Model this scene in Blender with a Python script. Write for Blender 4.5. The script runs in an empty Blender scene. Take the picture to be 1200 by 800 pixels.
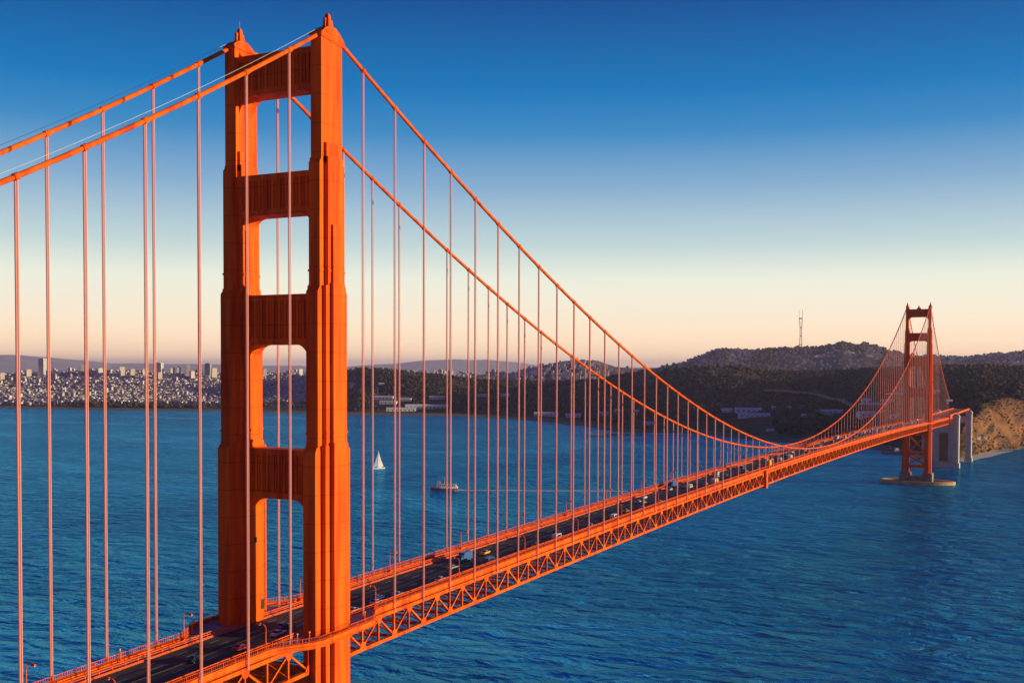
import bpy, bmesh, math, random
import numpy as np
from mathutils import Vector, Matrix, noise

random.seed(11)
PI = math.pi
R = math.radians
scene = bpy.context.scene
col = scene.collection

# ------------------------------------------------------------------ camera
CAM = Vector((-227.7, -180.3, 143.0))
YAW, PITCH, ROLL, FPX = 0.46777, -0.0312, 0.00386, 1307.5
Fv = Vector((math.cos(PITCH)*math.cos(YAW), math.cos(PITCH)*math.sin(YAW), math.sin(PITCH)))
R0 = Vector((math.sin(YAW), -math.cos(YAW), 0))
U0 = R0.cross(Fv)
Rv = R0*math.cos(ROLL) + U0*math.sin(ROLL)
Uv = -R0*math.sin(ROLL) + U0*math.cos(ROLL)
cd = bpy.data.cameras.new('camera')
cam = bpy.data.objects.new('camera', cd); col.objects.link(cam)
cam.matrix_world = Matrix(((Rv.x, Uv.x, -Fv.x, CAM.x), (Rv.y, Uv.y, -Fv.y, CAM.y), (Rv.z, Uv.z, -Fv.z, CAM.z), (0, 0, 0, 1)))
cd.sensor_width = 36; cd.lens = 36*FPX/1200; cd.shift_y = 74.2/1200
cd.clip_start = 1; cd.clip_end = 120000
scene.camera = cam

# ------------------------------------------------------------------ light
SUN_EL, SUN_AZ = R(7.0), R(19)          # azimuth: from -Y turned towards +X
sdir = Vector((math.sin(SUN_AZ)*math.cos(SUN_EL), -math.cos(SUN_AZ)*math.cos(SUN_EL), math.sin(SUN_EL)))
world = bpy.data.worlds.new('World'); scene.world = world; world.use_nodes = True
wt = world.node_tree; wn = wt.nodes; wl = wt.links
for n in list(wn): wn.remove(n)
sky = wn.new('ShaderNodeTexSky'); sky.sky_type = 'NISHITA'; sky.sun_disc = False
sky.sun_elevation = SUN_EL; sky.sun_rotation = math.atan2(sdir.x, sdir.y)
sky.air_density = 1.6; sky.dust_density = 0.6; sky.ozone_density = 4.0; sky.altitude = 100
geo = wn.new('ShaderNodeTexCoord'); sep = wn.new('ShaderNodeSeparateXYZ'); wl.new(geo.outputs['Generated'], sep.inputs[0])
ramp = wn.new('ShaderNodeValToRGB')
wl.new(sep.outputs['Z'], ramp.inputs[0])
SKY = [(0.0, (1.7, 1.08, 0.60)), (0.025, (1.40, 1.03, 0.66)), (0.05, (1.14, 1.0, .76)), (0.08, (.95, .98, .82)), (0.11, (.58, .74, .75)),
       (0.16, (.25, .45, .67)), (0.205, (.040, .265, .58)), (.24, (0, .19, .52)), (0.32, (0, .066, .29)), (0.7, (0.0, .035, .17))]
el = ramp.color_ramp.elements
while len(el) < len(SKY): el.new(0.5)
for e, (p, c) in zip(el, SKY): e.position = p; e.color = (*c, 1)
mix = wn.new('ShaderNodeMixRGB'); mix.inputs[0].default_value = 0.95
sc_ = wn.new('ShaderNodeVectorMath'); sc_.operation = 'SCALE'; sc_.inputs['Scale'].default_value = 0.10
wl.new(sky.outputs[0], sc_.inputs[0]); wl.new(sc_.outputs[0], mix.inputs[1]); wl.new(ramp.outputs[0], mix.inputs[2])
bg = wn.new('ShaderNodeBackground'); bg.inputs[1].default_value = 0.72
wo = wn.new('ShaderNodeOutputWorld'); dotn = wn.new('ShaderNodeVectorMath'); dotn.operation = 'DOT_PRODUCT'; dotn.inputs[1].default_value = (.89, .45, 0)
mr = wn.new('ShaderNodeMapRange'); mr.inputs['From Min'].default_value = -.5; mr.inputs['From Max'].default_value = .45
mr.inputs['To Min'].default_value = .55; mr.inputs['To Max'].default_value = 1.0  # dims the sky behind the camera to deepen the shaded faces
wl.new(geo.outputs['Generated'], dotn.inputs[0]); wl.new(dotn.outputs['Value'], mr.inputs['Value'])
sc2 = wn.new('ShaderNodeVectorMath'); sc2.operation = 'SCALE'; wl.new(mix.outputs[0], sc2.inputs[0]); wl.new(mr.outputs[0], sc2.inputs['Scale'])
tint = wn.new('ShaderNodeMixRGB'); tint.blend_type = 'MULTIPLY'; tint.inputs[0].default_value = 1    # sky behind the camera tinted mauve, added to redden shaded faces
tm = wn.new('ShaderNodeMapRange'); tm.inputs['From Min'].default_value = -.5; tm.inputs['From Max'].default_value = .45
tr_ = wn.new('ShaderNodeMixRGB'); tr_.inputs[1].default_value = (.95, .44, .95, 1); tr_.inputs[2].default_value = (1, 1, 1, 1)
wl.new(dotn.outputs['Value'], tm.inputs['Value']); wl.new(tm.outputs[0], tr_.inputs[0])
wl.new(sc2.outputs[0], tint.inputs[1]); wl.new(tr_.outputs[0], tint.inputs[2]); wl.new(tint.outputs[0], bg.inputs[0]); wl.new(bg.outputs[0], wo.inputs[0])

sl = bpy.data.lights.new('sun', 'SUN'); sl.energy = 4.6; sl.angle = R(0.6); sl.color = (1.0, 0.78, 0.46)
so = bpy.data.objects.new('sun', sl); col.objects.link(so)
so.rotation_euler = (-sdir).to_track_quat('-Z', 'Y').to_euler(); so.location = (0, -600, 600)
scene.view_settings.view_transform = 'Standard'; scene.view_settings.look = 'None'
scene.view_settings.exposure = 0.5; scene.view_settings.gamma = 1.0
scene.view_settings.use_curve_mapping = False
HAZE = 2.4e-5

# ------------------------------------------------------------------ helpers
def ray(px, py):
    return Rv*((px-600)/FPX) - Uv*((py-400-74.2)/FPX) + Fv
def at_depth(px, py, D):
    r = ray(px, py); return CAM + r*D
def on_plane(px, py, z=0.0):
    r = ray(px, py); return CAM + r*((z-CAM.z)/r.z)
def hor_y(px):
    lo, hi = 300.0, 600.0
    for _ in range(30):
        m = (lo+hi)/2
        if ray(px, m).z > 0: lo = m
        else: hi = m
    return lo

def tag(o, label=None, cat=None, group=None, kind=None):
    if label: o['label'] = label
    if cat: o['category'] = cat
    if group: o['group'] = group
    if kind: o['kind'] = kind
    return o
def empty(name, loc=(0, 0, 0), rz=0):
    o = bpy.data.objects.new(name, None); o.location = loc; o.rotation_euler = (0, 0, rz); col.objects.link(o); return o
def copy_tree(o, parent=None):
    c = o.copy(); col.objects.link(c)
    if parent is not None: c.parent = parent
    for ch in list(o.children): copy_tree(ch, c)
    return c

class MB:
    def __init__(s): s.v = []; s.f = []; s.m = []; s.sm = []
    def add(s, vs, fs, mi=0, smooth=False):
        b = len(s.v); s.v += [tuple(v) for v in vs]
        for f in fs: s.f.append(tuple(b+i for i in f)); s.m.append(mi); s.sm.append(smooth)
    def box(s, x0, x1, y0, y1, z0, z1, mi=0):
        s.add([(x0,y0,z0),(x1,y0,z0),(x1,y1,z0),(x0,y1,z0),(x0,y0,z1),(x1,y0,z1),(x1,y1,z1),(x0,y1,z1)],
              [(0,3,2,1),(4,5,6,7),(0,1,5,4),(1,2,6,5),(2,3,7,6),(3,0,4,7)], mi)
    def bar(s, a, b, w, h=None, mi=0):
        a = Vector(a); b = Vector(b); h = h or w; d = (b-a).normalized()
        up = Vector((0,0,1)) if abs(d.z) < .9 else Vector((1,0,0))
        sd = d.cross(up).normalized(); u2 = sd.cross(d)
        vs = []
        for p in (a, b):
            for i, j in ((-1,-1),(1,-1),(1,1),(-1,1)): vs.append(p+sd*(w/2*i)+u2*(h/2*j))
        s.add(vs, [(3,2,1,0),(4,5,6,7),(0,1,5,4),(1,2,6,5),(2,3,7,6),(3,0,4,7)], mi)
    def tube(s, pts, r, n=8, mi=0, caps=True):
        pts = [Vector(p) for p in pts]; vs = []
        rs = r if isinstance(r, (list, tuple)) else [r]*len(pts)
        for i, p in enumerate(pts):
            d = (pts[min(i+1, len(pts)-1)]-pts[max(i-1, 0)]).normalized()
            up = Vector((0,0,1)) if abs(d.z) < .95 else Vector((1,0,0))
            sd = d.cross(up).normalized(); u2 = sd.cross(d)
            for k in range(n):
                t = 2*PI*k/n; vs.append(p+sd*(rs[i]*math.cos(t))+u2*(rs[i]*math.sin(t)))
        fs = []
        for i in range(len(pts)-1):
            for k in range(n): fs.append((i*n+k, i*n+(k+1) % n, (i+1)*n+(k+1) % n, (i+1)*n+k))
        s.add(vs, fs, mi, True)
        if caps:
            s.add(vs[:n], [tuple(range(n))[::-1]], mi); s.add(vs[-n:], [tuple(range(n))], mi)
    def prism(s, poly, z0, z1, mi=0, axis='z', smooth=False):
        n = len(poly)
        def P(a, b, c):
            return (a, b, c) if axis == 'z' else ((a, c, b) if axis == 'y' else (c, a, b))
        vs = [P(a, b, z0) for a, b in poly]+[P(a, b, z1) for a, b in poly]
        fs = [tuple(range(n))[::-1], tuple(range(n, 2*n))]+[(i, (i+1) % n, n+(i+1) % n, n+i) for i in range(n)]
        s.add(vs, fs, mi, smooth)
    def loft(s, rings, mi=0, closed=True, caps=True, smooth=False):
        n = len(rings[0]); vs = [p for r in rings for p in r]; fs = []
        for i in range(len(rings)-1):
            for k in range(n if closed else n-1): fs.append((i*n+k, i*n+(k+1) % n, (i+1)*n+(k+1) % n, (i+1)*n+k))
        s.add(vs, fs, mi, smooth)
        if caps: s.add(rings[0], [tuple(range(n))[::-1]], mi); s.add(rings[-1], [tuple(range(n))], mi)
    def mesh(s, name, mats, fixn=True):
        me = bpy.data.meshes.new(name); me.from_pydata(s.v, [], s.f)
        for m in (mats if isinstance(mats, (list, tuple)) else [mats]): me.materials.append(m)
        me.polygons.foreach_set('material_index', s.m); me.polygons.foreach_set('use_smooth', s.sm)
        if fixn:
            bm = bmesh.new(); bm.from_mesh(me); bmesh.ops.recalc_face_normals(bm, faces=bm.faces); bm.to_mesh(me); bm.free()
        me.update(); return me
    def build(s, name, mats, parent=None, loc=(0,0,0), rz=0, bevel=0, fixn=True):
        o = bpy.data.objects.new(name, s.mesh(name, mats, fixn)); o.location = loc; o.rotation_euler = (0, 0, rz)
        col.objects.link(o)
        if parent is not None: o.parent = parent
        if bevel:
            b = o.modifiers.new('bevel', 'BEVEL'); b.width = bevel; b.segments = 1; b.limit_method = 'ANGLE'
        return o

# ------------------------------------------------------------------ materials
def mat(name, color, rough=.6, metal=0, var=.12, scale=1.0, bump=0, spec=.5, attr=None, color2=None, stretch=None):
    m = bpy.data.materials.new(name); m.use_nodes = True; nt = m.node_tree; N = nt.nodes; L = nt.links
    p = N['Principled BSDF']; p.inputs['Roughness'].default_value = rough; p.inputs['Metallic'].default_value = metal
    p.inputs['Specular IOR Level'].default_value = spec
    tc = N.new('ShaderNodeTexCoord'); nz = N.new('ShaderNodeTexNoise'); nz.inputs['Scale'].default_value = scale
    nz.inputs['Detail'].default_value = 6; nz.inputs['Roughness'].default_value = .65
    src = tc.outputs['Object']
    if stretch:
        mp = N.new('ShaderNodeMapping'); mp.inputs['Scale'].default_value = stretch; L.new(src, mp.inputs[0]); src = mp.outputs[0]
    L.new(src, nz.inputs['Vector'])
    mx = N.new('ShaderNodeMixRGB')
    c2 = color2 or tuple(max(0, c*(1-3*var)) for c in color)
    mx.inputs[1].default_value = (*[min(1, c*(1+var)) for c in color], 1); mx.inputs[2].default_value = (*c2, 1)
    cr = N.new('ShaderNodeValToRGB'); cr.color_ramp.elements[0].position = .42; cr.color_ramp.elements[1].position = .72
    L.new(nz.outputs['Fac'], cr.inputs[0]); L.new(cr.outputs[0], mx.inputs[0])
    out = mx.outputs[0]
    if attr:
        at = N.new('ShaderNodeAttribute'); at.attribute_name = attr
        mu = N.new('ShaderNodeMixRGB'); mu.blend_type = 'MULTIPLY'; mu.inputs[0].default_value = 1
        L.new(at.outputs['Color'], mu.inputs[1]); L.new(out, mu.inputs[2]); out = mu.outputs[0]
    L.new(out, p.inputs['Base Color'])
    if bump:
        b = N.new('ShaderNodeBump'); b.inputs['Distance'].default_value = bump; b.inputs['Strength'].default_value = 1
        L.new(nz.outputs['Fac'], b.inputs['Height']); L.new(b.outputs[0], p.inputs['Normal'])
    return m

def paint_mat():
    m = bpy.data.materials.new('orange_paint'); m.use_nodes = True; nt = m.node_tree; N = nt.nodes; L = nt.links
    p = N['Principled BSDF']; p.inputs['Roughness'].default_value = .55; p.inputs['Specular IOR Level'].default_value = .06
    tc = N.new('ShaderNodeTexCoord')
    n1 = N.new('ShaderNodeTexNoise'); n1.inputs['Scale'].default_value = .25; n1.inputs['Detail'].default_value = 8
    mp = N.new('ShaderNodeMapping'); mp.inputs['Scale'].default_value = (1.6, 1.6, .12)
    L.new(tc.outputs['Object'], mp.inputs[0]); L.new(mp.outputs[0], n1.inputs['Vector'])
    mx = N.new('ShaderNodeMixRGB'); mx.inputs[1].default_value = (.86, .135, .008, 1); mx.inputs[2].default_value = (.52, .050, .008, 1)
    cr = N.new('ShaderNodeValToRGB'); cr.color_ramp.elements[0].position = .42; cr.color_ramp.elements[1].position = .70
    L.new(n1.outputs['Fac'], cr.inputs[0]); L.new(cr.outputs[0], mx.inputs[0])
    # riveted plate seams every few metres of height
    sp = N.new('ShaderNodeSeparateXYZ'); L.new(tc.outputs['Object'], sp.inputs[0])
    md = N.new('ShaderNodeMath'); md.operation = 'MODULO'; md.inputs[1].default_value = 7.0
    ad = N.new('ShaderNodeMath'); ad.operation = 'ADD'; ad.inputs[1].default_value = 700
    L.new(sp.outputs['Z'], ad.inputs[0]); L.new(ad.outputs[0], md.inputs[0])
    lt = N.new('ShaderNodeMath'); lt.operation = 'LESS_THAN'; lt.inputs[1].default_value = .22; L.new(md.outputs[0], lt.inputs[0])
    sm = N.new('ShaderNodeMath'); sm.operation = 'MULTIPLY'; sm.inputs[1].default_value = .6; L.new(lt.outputs[0], sm.inputs[0])
    xy = N.new('ShaderNodeMath'); xy.operation = 'ADD'; L.new(sp.outputs['X'], xy.inputs[0]); L.new(sp.outputs['Y'], xy.inputs[1])
    xa = N.new('ShaderNodeMath'); xa.operation = 'ADD'; xa.inputs[1].default_value = 3000; L.new(xy.outputs[0], xa.inputs[0])
    xm = N.new('ShaderNodeMath'); xm.operation = 'MODULO'; xm.inputs[1].default_value = 1.9; L.new(xa.outputs[0], xm.inputs[0])
    xl = N.new('ShaderNodeMath'); xl.operation = 'LESS_THAN'; xl.inputs[1].default_value = .16; L.new(xm.outputs[0], xl.inputs[0])
    xs_ = N.new('ShaderNodeMath'); xs_.operation = 'MULTIPLY_ADD'; xs_.inputs[1].default_value = .30; xs_.use_clamp = True
    L.new(xl.outputs[0], xs_.inputs[0]); L.new(sm.outputs[0], xs_.inputs[2]); sm = xs_
    m2 = N.new('ShaderNodeMixRGB'); m2.inputs[2].default_value = (.5, .045, .0, 1)
    L.new(sm.outputs[0], m2.inputs[0]); L.new(mx.outputs[0], m2.inputs[1]); L.new(m2.outputs[0], p.inputs['Base Color'])
    b = N.new('ShaderNodeBump'); b.inputs['Distance'].default_value = .05; b.inputs['Strength'].default_value = .4
    L.new(n1.outputs['Fac'], b.inputs['Height']); L.new(b.outputs[0], p.inputs['Normal'])
    return m

M = {}
M['paint'] = paint_mat()
M['rope'] = mat('rope_paint', (.95, .38, .29), .6, var=.05, scale=.5, spec=.2)
M['rail'] = mat('rail_paint', (.82, .10, .003), .5, var=.06, scale=.6, spec=.08)
M['steelrope'] = mat('hand_rope_steel', (.62, .6, .58), .4, var=.05)
M['asphalt'] = mat('asphalt', (.06, .055, .06), .85, var=.15, scale=.15, bump=.02, stretch=(.15, 3, 1))
M['concrete_walk'] = mat('walkway_concrete', (.36, .34, .33), .85, var=.1, scale=.5)
M['line'] = mat('road_paint', (.75, .74, .7), .7, var=.08, scale=2)
M['line_y'] = mat('road_paint_yellow', (.75, .5, .08), .7, var=.08, scale=2)
M['concrete'] = mat('pylon_concrete', (.50, .48, .43), .85, var=.08, scale=.12, bump=.15)
M['concrete_dark'] = mat('pier_concrete', (.26, .20, .16), .9, var=.15, scale=.15, bump=.2)
M['fender'] = mat('fender_concrete', (.52, .36, .17), .85, var=.12, scale=.1, bump=.2)
M['brick'] = mat('fort_brick', (.26, .10, .06), .9, var=.12, scale=.4)
M['white'] = mat('white_paint', (.80, .79, .76), .6, var=.05, scale=.3)
M['roof_grey'] = mat('grey_roof', (.30, .30, .32), .8, var=.1, scale=.3)
M['roof_white'] = mat('white_roof', (.78, .78, .78), .7, var=.05, scale=.2)
M['glass'] = mat('window_glass', (.03, .04, .06), .08, var=.05, spec=.8)
M['tyre'] = mat('tyre_rubber', (.02, .02, .02), .8)
M['rim'] = mat('wheel_rim', (.55, .55, .56), .3, metal=.8)
M['gold'] = mat('yellow_cap', (.85, .55, .08), .5)
M['lamp'] = mat('lamp_glass', (.8, .7, .45), .3)
M['red'] = mat('red_hull', (.62, .05, .03), .45)
M['sail'] = mat('sail_cloth', (.82, .80, .76), .8, var=.04)
M['bluesail'] = mat('blue_sail_cloth', (.25, .42, .72), .8, var=.04)
M['foam'] = mat('sea_foam', (.78, .76, .74), .8, var=.12, scale=.3)
M['sand'] = mat('beach_sand', (.42, .31, .20), .95, var=.1, scale=.1)
M['antenna'] = mat('antenna_steel', (.42, .24, .22), .6)
M['bark'] = mat('tree_bark', (.10, .07, .05), .9)
M['foliage'] = mat('forest_foliage', (.046, .038, .028), .9, var=.35, scale=.02, spec=.1, color2=(.024, .020, .018))
M['foliage_dry'] = mat('dry_scrub_foliage', (.10, .062, .036), .9, var=.3, scale=.02, spec=.1)
M['taillight'] = mat('tail_light', (.5, .02, .01), .3)

# ------------------------------------------------------------------ water
def water_mat():
    m = bpy.data.materials.new('bay_water'); m.use_nodes = True; nt = m.node_tree; N = nt.nodes; L = nt.links
    N.remove(N['Principled BSDF']); out = N['Material Output']
    tc = N.new('ShaderNodeTexCoord')
    def nz(scale, det, st, rot=0, dist=0, rough=.6):
        mp = N.new('ShaderNodeMapping'); mp.inputs['Scale'].default_value = st; mp.inputs['Rotation'].default_value = (0, 0, rot)
        t = N.new('ShaderNodeTexNoise'); t.inputs['Scale'].default_value = scale; t.inputs['Detail'].default_value = det
        t.inputs['Roughness'].default_value = rough; t.inputs['Distortion'].default_value = dist
        L.new(tc.outputs['Object'], mp.inputs[0]); L.new(mp.outputs[0], t.inputs['Vector']); return t
    big = nz(.0035, 4, (1, 1.6, 1), R(28), .5)
    cr = N.new('ShaderNodeValToRGB'); e = cr.color_ramp.elements
    e[0].position = .36; e[0].color = (.0, .165, .46, 1); e[1].position = .66; e[1].color = (.0, .26, .60, 1)
    L.new(big.outputs['Fac'], cr.inputs[0])
    wind = nz(.028, 7, (1, .38, 1), R(-30), .8, .68)      # wind-roughened streaks
    c2 = N.new('ShaderNodeValToRGB'); c2.color_ramp.elements[0].position = .47; c2.color_ramp.elements[1].position = .70
    mx = N.new('ShaderNodeMixRGB'); mx.inputs[2].default_value = (.05, .40, .58, 1)
    L.new(wind.outputs['Fac'], c2.inputs[0]); L.new(c2.outputs[0], mx.inputs[0]); L.new(cr.outputs[0], mx.inputs[1])
    swell = nz(.030, 3, (1, .5, 1), R(-30), .4); chop = nz(.085, 4, (1, .5, 1), R(-20), .5, .55)
    a = N.new('ShaderNodeMath'); a.operation = 'MULTIPLY'; a.inputs[1].default_value = 11.0; L.new(swell.outputs['Fac'], a.inputs[0])
    b = N.new('ShaderNodeMath'); b.operation = 'MULTIPLY_ADD'; b.inputs[1].default_value = 12.0
    L.new(chop.outputs['Fac'], b.inputs[0]); L.new(a.outputs[0], b.inputs[2])
    rg_ = nz(.050, 3, (1, .42, 1), R(-28), .6, .55); rg_.noise_type = 'RIDGED_MULTIFRACTAL'; rg_.normalize = True   # steep crests
    b3 = N.new('ShaderNodeMath'); b3.operation = 'MULTIPLY_ADD'; b3.inputs[1].default_value = 4.5
    L.new(rg_.outputs['Fac'], b3.inputs[0]); L.new(b.outputs[0], b3.inputs[2])
    calm = nz(.0045, 3, (1, .45, 1), R(-35), 1.0)        # slicks and gust patches change the roughness of the sea
    cm = N.new('ShaderNodeMapRange'); cm.inputs['From Min'].default_value = .36; cm.inputs['From Max'].default_value = .62
    cm.inputs['To Min'].default_value = .38; cm.inputs['To Max'].default_value = 1.0; L.new(calm.outputs['Fac'], cm.inputs['Value'])
    bp = N.new('ShaderNodeBump'); bp.inputs['Distance'].default_value = 1.0; L.new(cm.outputs[0], bp.inputs['Strength'])
    L.new(b3.outputs[0], bp.inputs['Height'])
    cap = nz(.09, 8, (1, .45, 1), R(-25), .5, .7)        # scattered whitecaps
    c3 = N.new('ShaderNodeValToRGB'); c3.color_ramp.elements[0].position = .70; c3.color_ramp.elements[1].position = .80
    L.new(cap.outputs['Fac'], c3.inputs[0])
    mx2 = N.new('ShaderNodeMixRGB'); mx2.inputs[2].default_value = (.55, .60, .62, 1)
    L.new(c3.outputs[0], mx2.inputs[0]); L.new(mx.outputs[0], mx2.inputs[1]); mx = mx2
    d = N.new('ShaderNodeBsdfDiffuse'); L.new(mx.outputs[0], d.inputs['Color']); L.new(bp.outputs[0], d.inputs['Normal'])
    g = N.new('ShaderNodeBsdfGlossy'); g.inputs['Color'].default_value = (.13, .68, 1.0, 1); g.inputs['Roughness'].default_value = .13; L.new(bp.outputs[0], g.inputs['Normal'])
    fr = N.new('ShaderNodeFresnel'); fr.inputs['IOR'].default_value = 1.33; L.new(bp.outputs[0], fr.inputs['Normal'])
    mu = N.new('ShaderNodeMath'); mu.operation = 'MULTIPLY_ADD'; mu.inputs[1].default_value = .75; mu.inputs[2].default_value = .25; mu.use_clamp = True; L.new(fr.outputs[0], mu.inputs[0])
    ms = N.new('ShaderNodeMixShader'); L.new(mu.outputs[0], ms.inputs[0]); L.new(d.outputs[0], ms.inputs[1]); L.new(g.outputs[0], ms.inputs[2])
    L.new(ms.outputs[0], out.inputs['Surface'])
    return m
w = MB()
S = 62000
w.add([(-6000, -20000, 0), (S, -20000, 0), (S, S, 0), (-6000, S, 0)], [(0, 1, 2, 3)])
wo_ = w.build('water', water_mat()); tag(wo_, kind='structure')

# ------------------------------------------------------------------ land
def tab(t):
    xs = [a for a, b in t]; ys = [b for a, b in t]
    return lambda p: float(np.interp(p, xs, ys))
shore_y = tab([(-900,474),(-500,476),(0,478),(130,480.5),(260,482),(410,486),(530,487.5),(600,491),(640,494),(665,497),(690,500),(720,506),(760,508),
               (830,510),(900,517),(960,522),(1020,526),(1075,536),(1100,541),(1125,540),(1150,533),(1170,529),(1200,526),(1300,524),(2200,520)])
m_D = tab([(-900,4900),(380,4900),(420,4000),(700,3900),(800,3200),(900,2900),(1000,2700),(1060,2450),(1120,2200),(1150,2150),(1200,2200),(2200,2250)])
m_y = tab([(-900,460),(380,460),(420,470),(700,474),(800,475),(900,480),(1000,484),(1060,482),(1120,474),(1150,470),(1200,464),(1300,462),(2200,466)])
c_D = tab([(-900,5700),(370,5700),(420,4800),(480,4500),(700,4300),(800,3900),(900,3800),(1000,3700),(1100,3400),(1200,3300),(2200,3300)])
c_y = tab([(-900,434),(0,440),(80,437),(120,435),(200,439),(260,440),(340,438),(400,437),(415,433),(440,431),(480,437),(560,446),(640,448),(700,446),
           (730,440),(760,434.5),(800,431),(830,429.5),(870,432),(900,437),(940,437.5),(1000,435),(1050,431.5),(1100,431.5),(1150,430),(1180,432),(1200,433),(2200,431)])
v_z = tab([(-900,30),(700,30),(1000,60),(2200,60)])
r_D = tab([(-900,9000),(380,9000),(480,6300),(700,6500),(800,7800),(2200,7800)])
r_y = tab([(-900,431),(0,437),(400,437),(480,438),(560,438.5),(600,437),(620,431),(650,425),(675,421.5),(700,422.5),(720,429),(740,432),(765,432),
           (800,425),(820,417),(835,411),(850,408.5),(880,410.5),(905,408.5),(935,407),(960,407.5),(985,401.5),(1000,404),(1012,402.5),(1030,407),(1050,413),(1075,417),
           (1110,418),(1130,419),(1150,417),(1165,415),(1200,412),(1300,409),(1600,416),(2200,420)])
HY = lambda px: 433.55+(px-600)*.00386
def zy(px, y, D): return 143.0-(y-HY(px))*D/FPX
_cache = {}
def levels(px):
    k = round(px*4)
    if k not in _cache:
        ds = 143*FPX/(shore_y(px)-HY(px))
        md, cD, rD = m_D(px), c_D(px), r_D(px)
        mz, cz_, rz_ = zy(px, m_y(px), md), zy(px, c_y(px), cD), zy(px, r_y(px), rD)
        steep = min(1, max(0, (px-1095)/40))
        d1 = ds+(120*(1-steep)+25*steep)
        _cache[k] = ([ds-60, ds, d1, md, cD, cD+(rD-cD)*.45, rD, rD*1.3, rD*1.5], [-8, 0.3, 4.5, mz, cz_, max(5, min(v_z(px), cz_-20)), rz_, 20, -30])
    return _cache[k]
def height(px, D, detail=True):
    Ds, Zs = levels(px)
    if D <= Ds[0]: return -12
    for i in range(len(Ds)-1):
        if D < Ds[i+1]:
            t = (D-Ds[i])/(Ds[i+1]-Ds[i])
            ts = t if i < 2 else t*t*(3-2*t)*.6+t*.4
            z = Zs[i]+(Zs[i+1]-Zs[i])*ts
            break
    else: return -30
    if detail and D > Ds[2]:
        p = wpos(px, D)
        k = min(1, (D-Ds[2])/150)
        kc = 1.0
        crest = min(abs(D-Ds[4])/400, abs(D-Ds[6])/700, 1)
        a = noise.fractal(Vector((p.x/600, p.y/600, 3.1)), 1, 2, 4)*14*(.3+.7*crest)
        a += noise.fractal(Vector((p.x/130, p.y/130, 8.1)), .9, 2, 3)*3.0
        if px > 1090 and D < Ds[3]+120:    # gullied cliff
            g = abs(noise.noise(Vector(((p.x+p.y*.5)/75, (p.y-p.x*.4)/38, 1.3))))+.45*abs(noise.noise(Vector((p.x/30, p.y/22, 5.3))))
            a = a*.3-g*15*min(1, (D-Ds[2])/80)+4
        if px < 400: a *= .35
        z += a*k*kc
        z = max(z, 2.0)
    return z
Fh = Vector((math.cos(YAW), math.sin(YAW), 0)); Rh = Vector((math.sin(YAW), -math.cos(YAW), 0))
def wpos(px, D):
    return Vector((CAM.x, CAM.y, 0))+Fh*D+Rh*(D*(px-600)/FPX)
def ground(px, D):
    p = wpos(px, D); p.z = height(px, D); return p

def cover(px, D, z):
    """land cover base colour"""
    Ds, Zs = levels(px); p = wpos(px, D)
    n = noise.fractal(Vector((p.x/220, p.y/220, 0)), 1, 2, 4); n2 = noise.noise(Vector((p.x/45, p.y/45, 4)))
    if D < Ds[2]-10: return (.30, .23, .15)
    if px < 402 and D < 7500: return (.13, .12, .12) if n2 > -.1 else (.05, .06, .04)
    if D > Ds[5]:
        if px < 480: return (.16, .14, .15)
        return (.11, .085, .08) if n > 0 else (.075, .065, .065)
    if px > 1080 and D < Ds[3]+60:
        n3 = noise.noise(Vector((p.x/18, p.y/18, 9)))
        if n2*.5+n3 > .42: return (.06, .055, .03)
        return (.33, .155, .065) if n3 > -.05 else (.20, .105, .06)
    if D > Ds[4]-260 and (430 < px < 500 or 750 < px < 850 or px > 1120) and n > -.15: return (.20, .125, .06)  # crest grass, with its sunlit warmth painted into the colour
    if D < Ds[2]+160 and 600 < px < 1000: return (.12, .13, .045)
    if n > .16: return (.17, .10, .05)  # warm brown clearings, sunlit tone painted into the ground colour
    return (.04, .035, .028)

us = np.arange(-640, 1960, 4.0)
NR = 250
verts = []; cols = []
def rowD(j, ds): return ds-50+(11800-ds)*((j/(NR-1))**1.7)
for u in us:
    ds = levels(u)[0][1]
    for j in range(NR):
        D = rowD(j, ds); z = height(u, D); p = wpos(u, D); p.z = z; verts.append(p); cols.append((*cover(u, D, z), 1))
faces = []
for i in range(len(us)-1):
    for j in range(NR-1):
        a = i*NR+j; faces.append((a, a+NR, a+NR+1, a+1))
me = bpy.data.meshes.new('land'); me.from_pydata([tuple(v) for v in verts], [], faces)
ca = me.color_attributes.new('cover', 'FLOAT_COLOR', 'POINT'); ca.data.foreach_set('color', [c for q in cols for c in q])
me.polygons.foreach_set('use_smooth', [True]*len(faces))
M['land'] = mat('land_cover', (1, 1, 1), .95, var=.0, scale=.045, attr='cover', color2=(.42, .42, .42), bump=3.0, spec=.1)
me.materials.append(M['land'])
bm = bmesh.new(); bm.from_mesh(me); bm.faces.ensure_lookup_table()
if bm.faces[1000].normal.z < 0: bmesh.ops.reverse_faces(bm, faces=bm.faces)
bm.to_mesh(me); bm.free()
land = bpy.data.objects.new('land', me); col.objects.link(land); tag(land, kind='structure')

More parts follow.
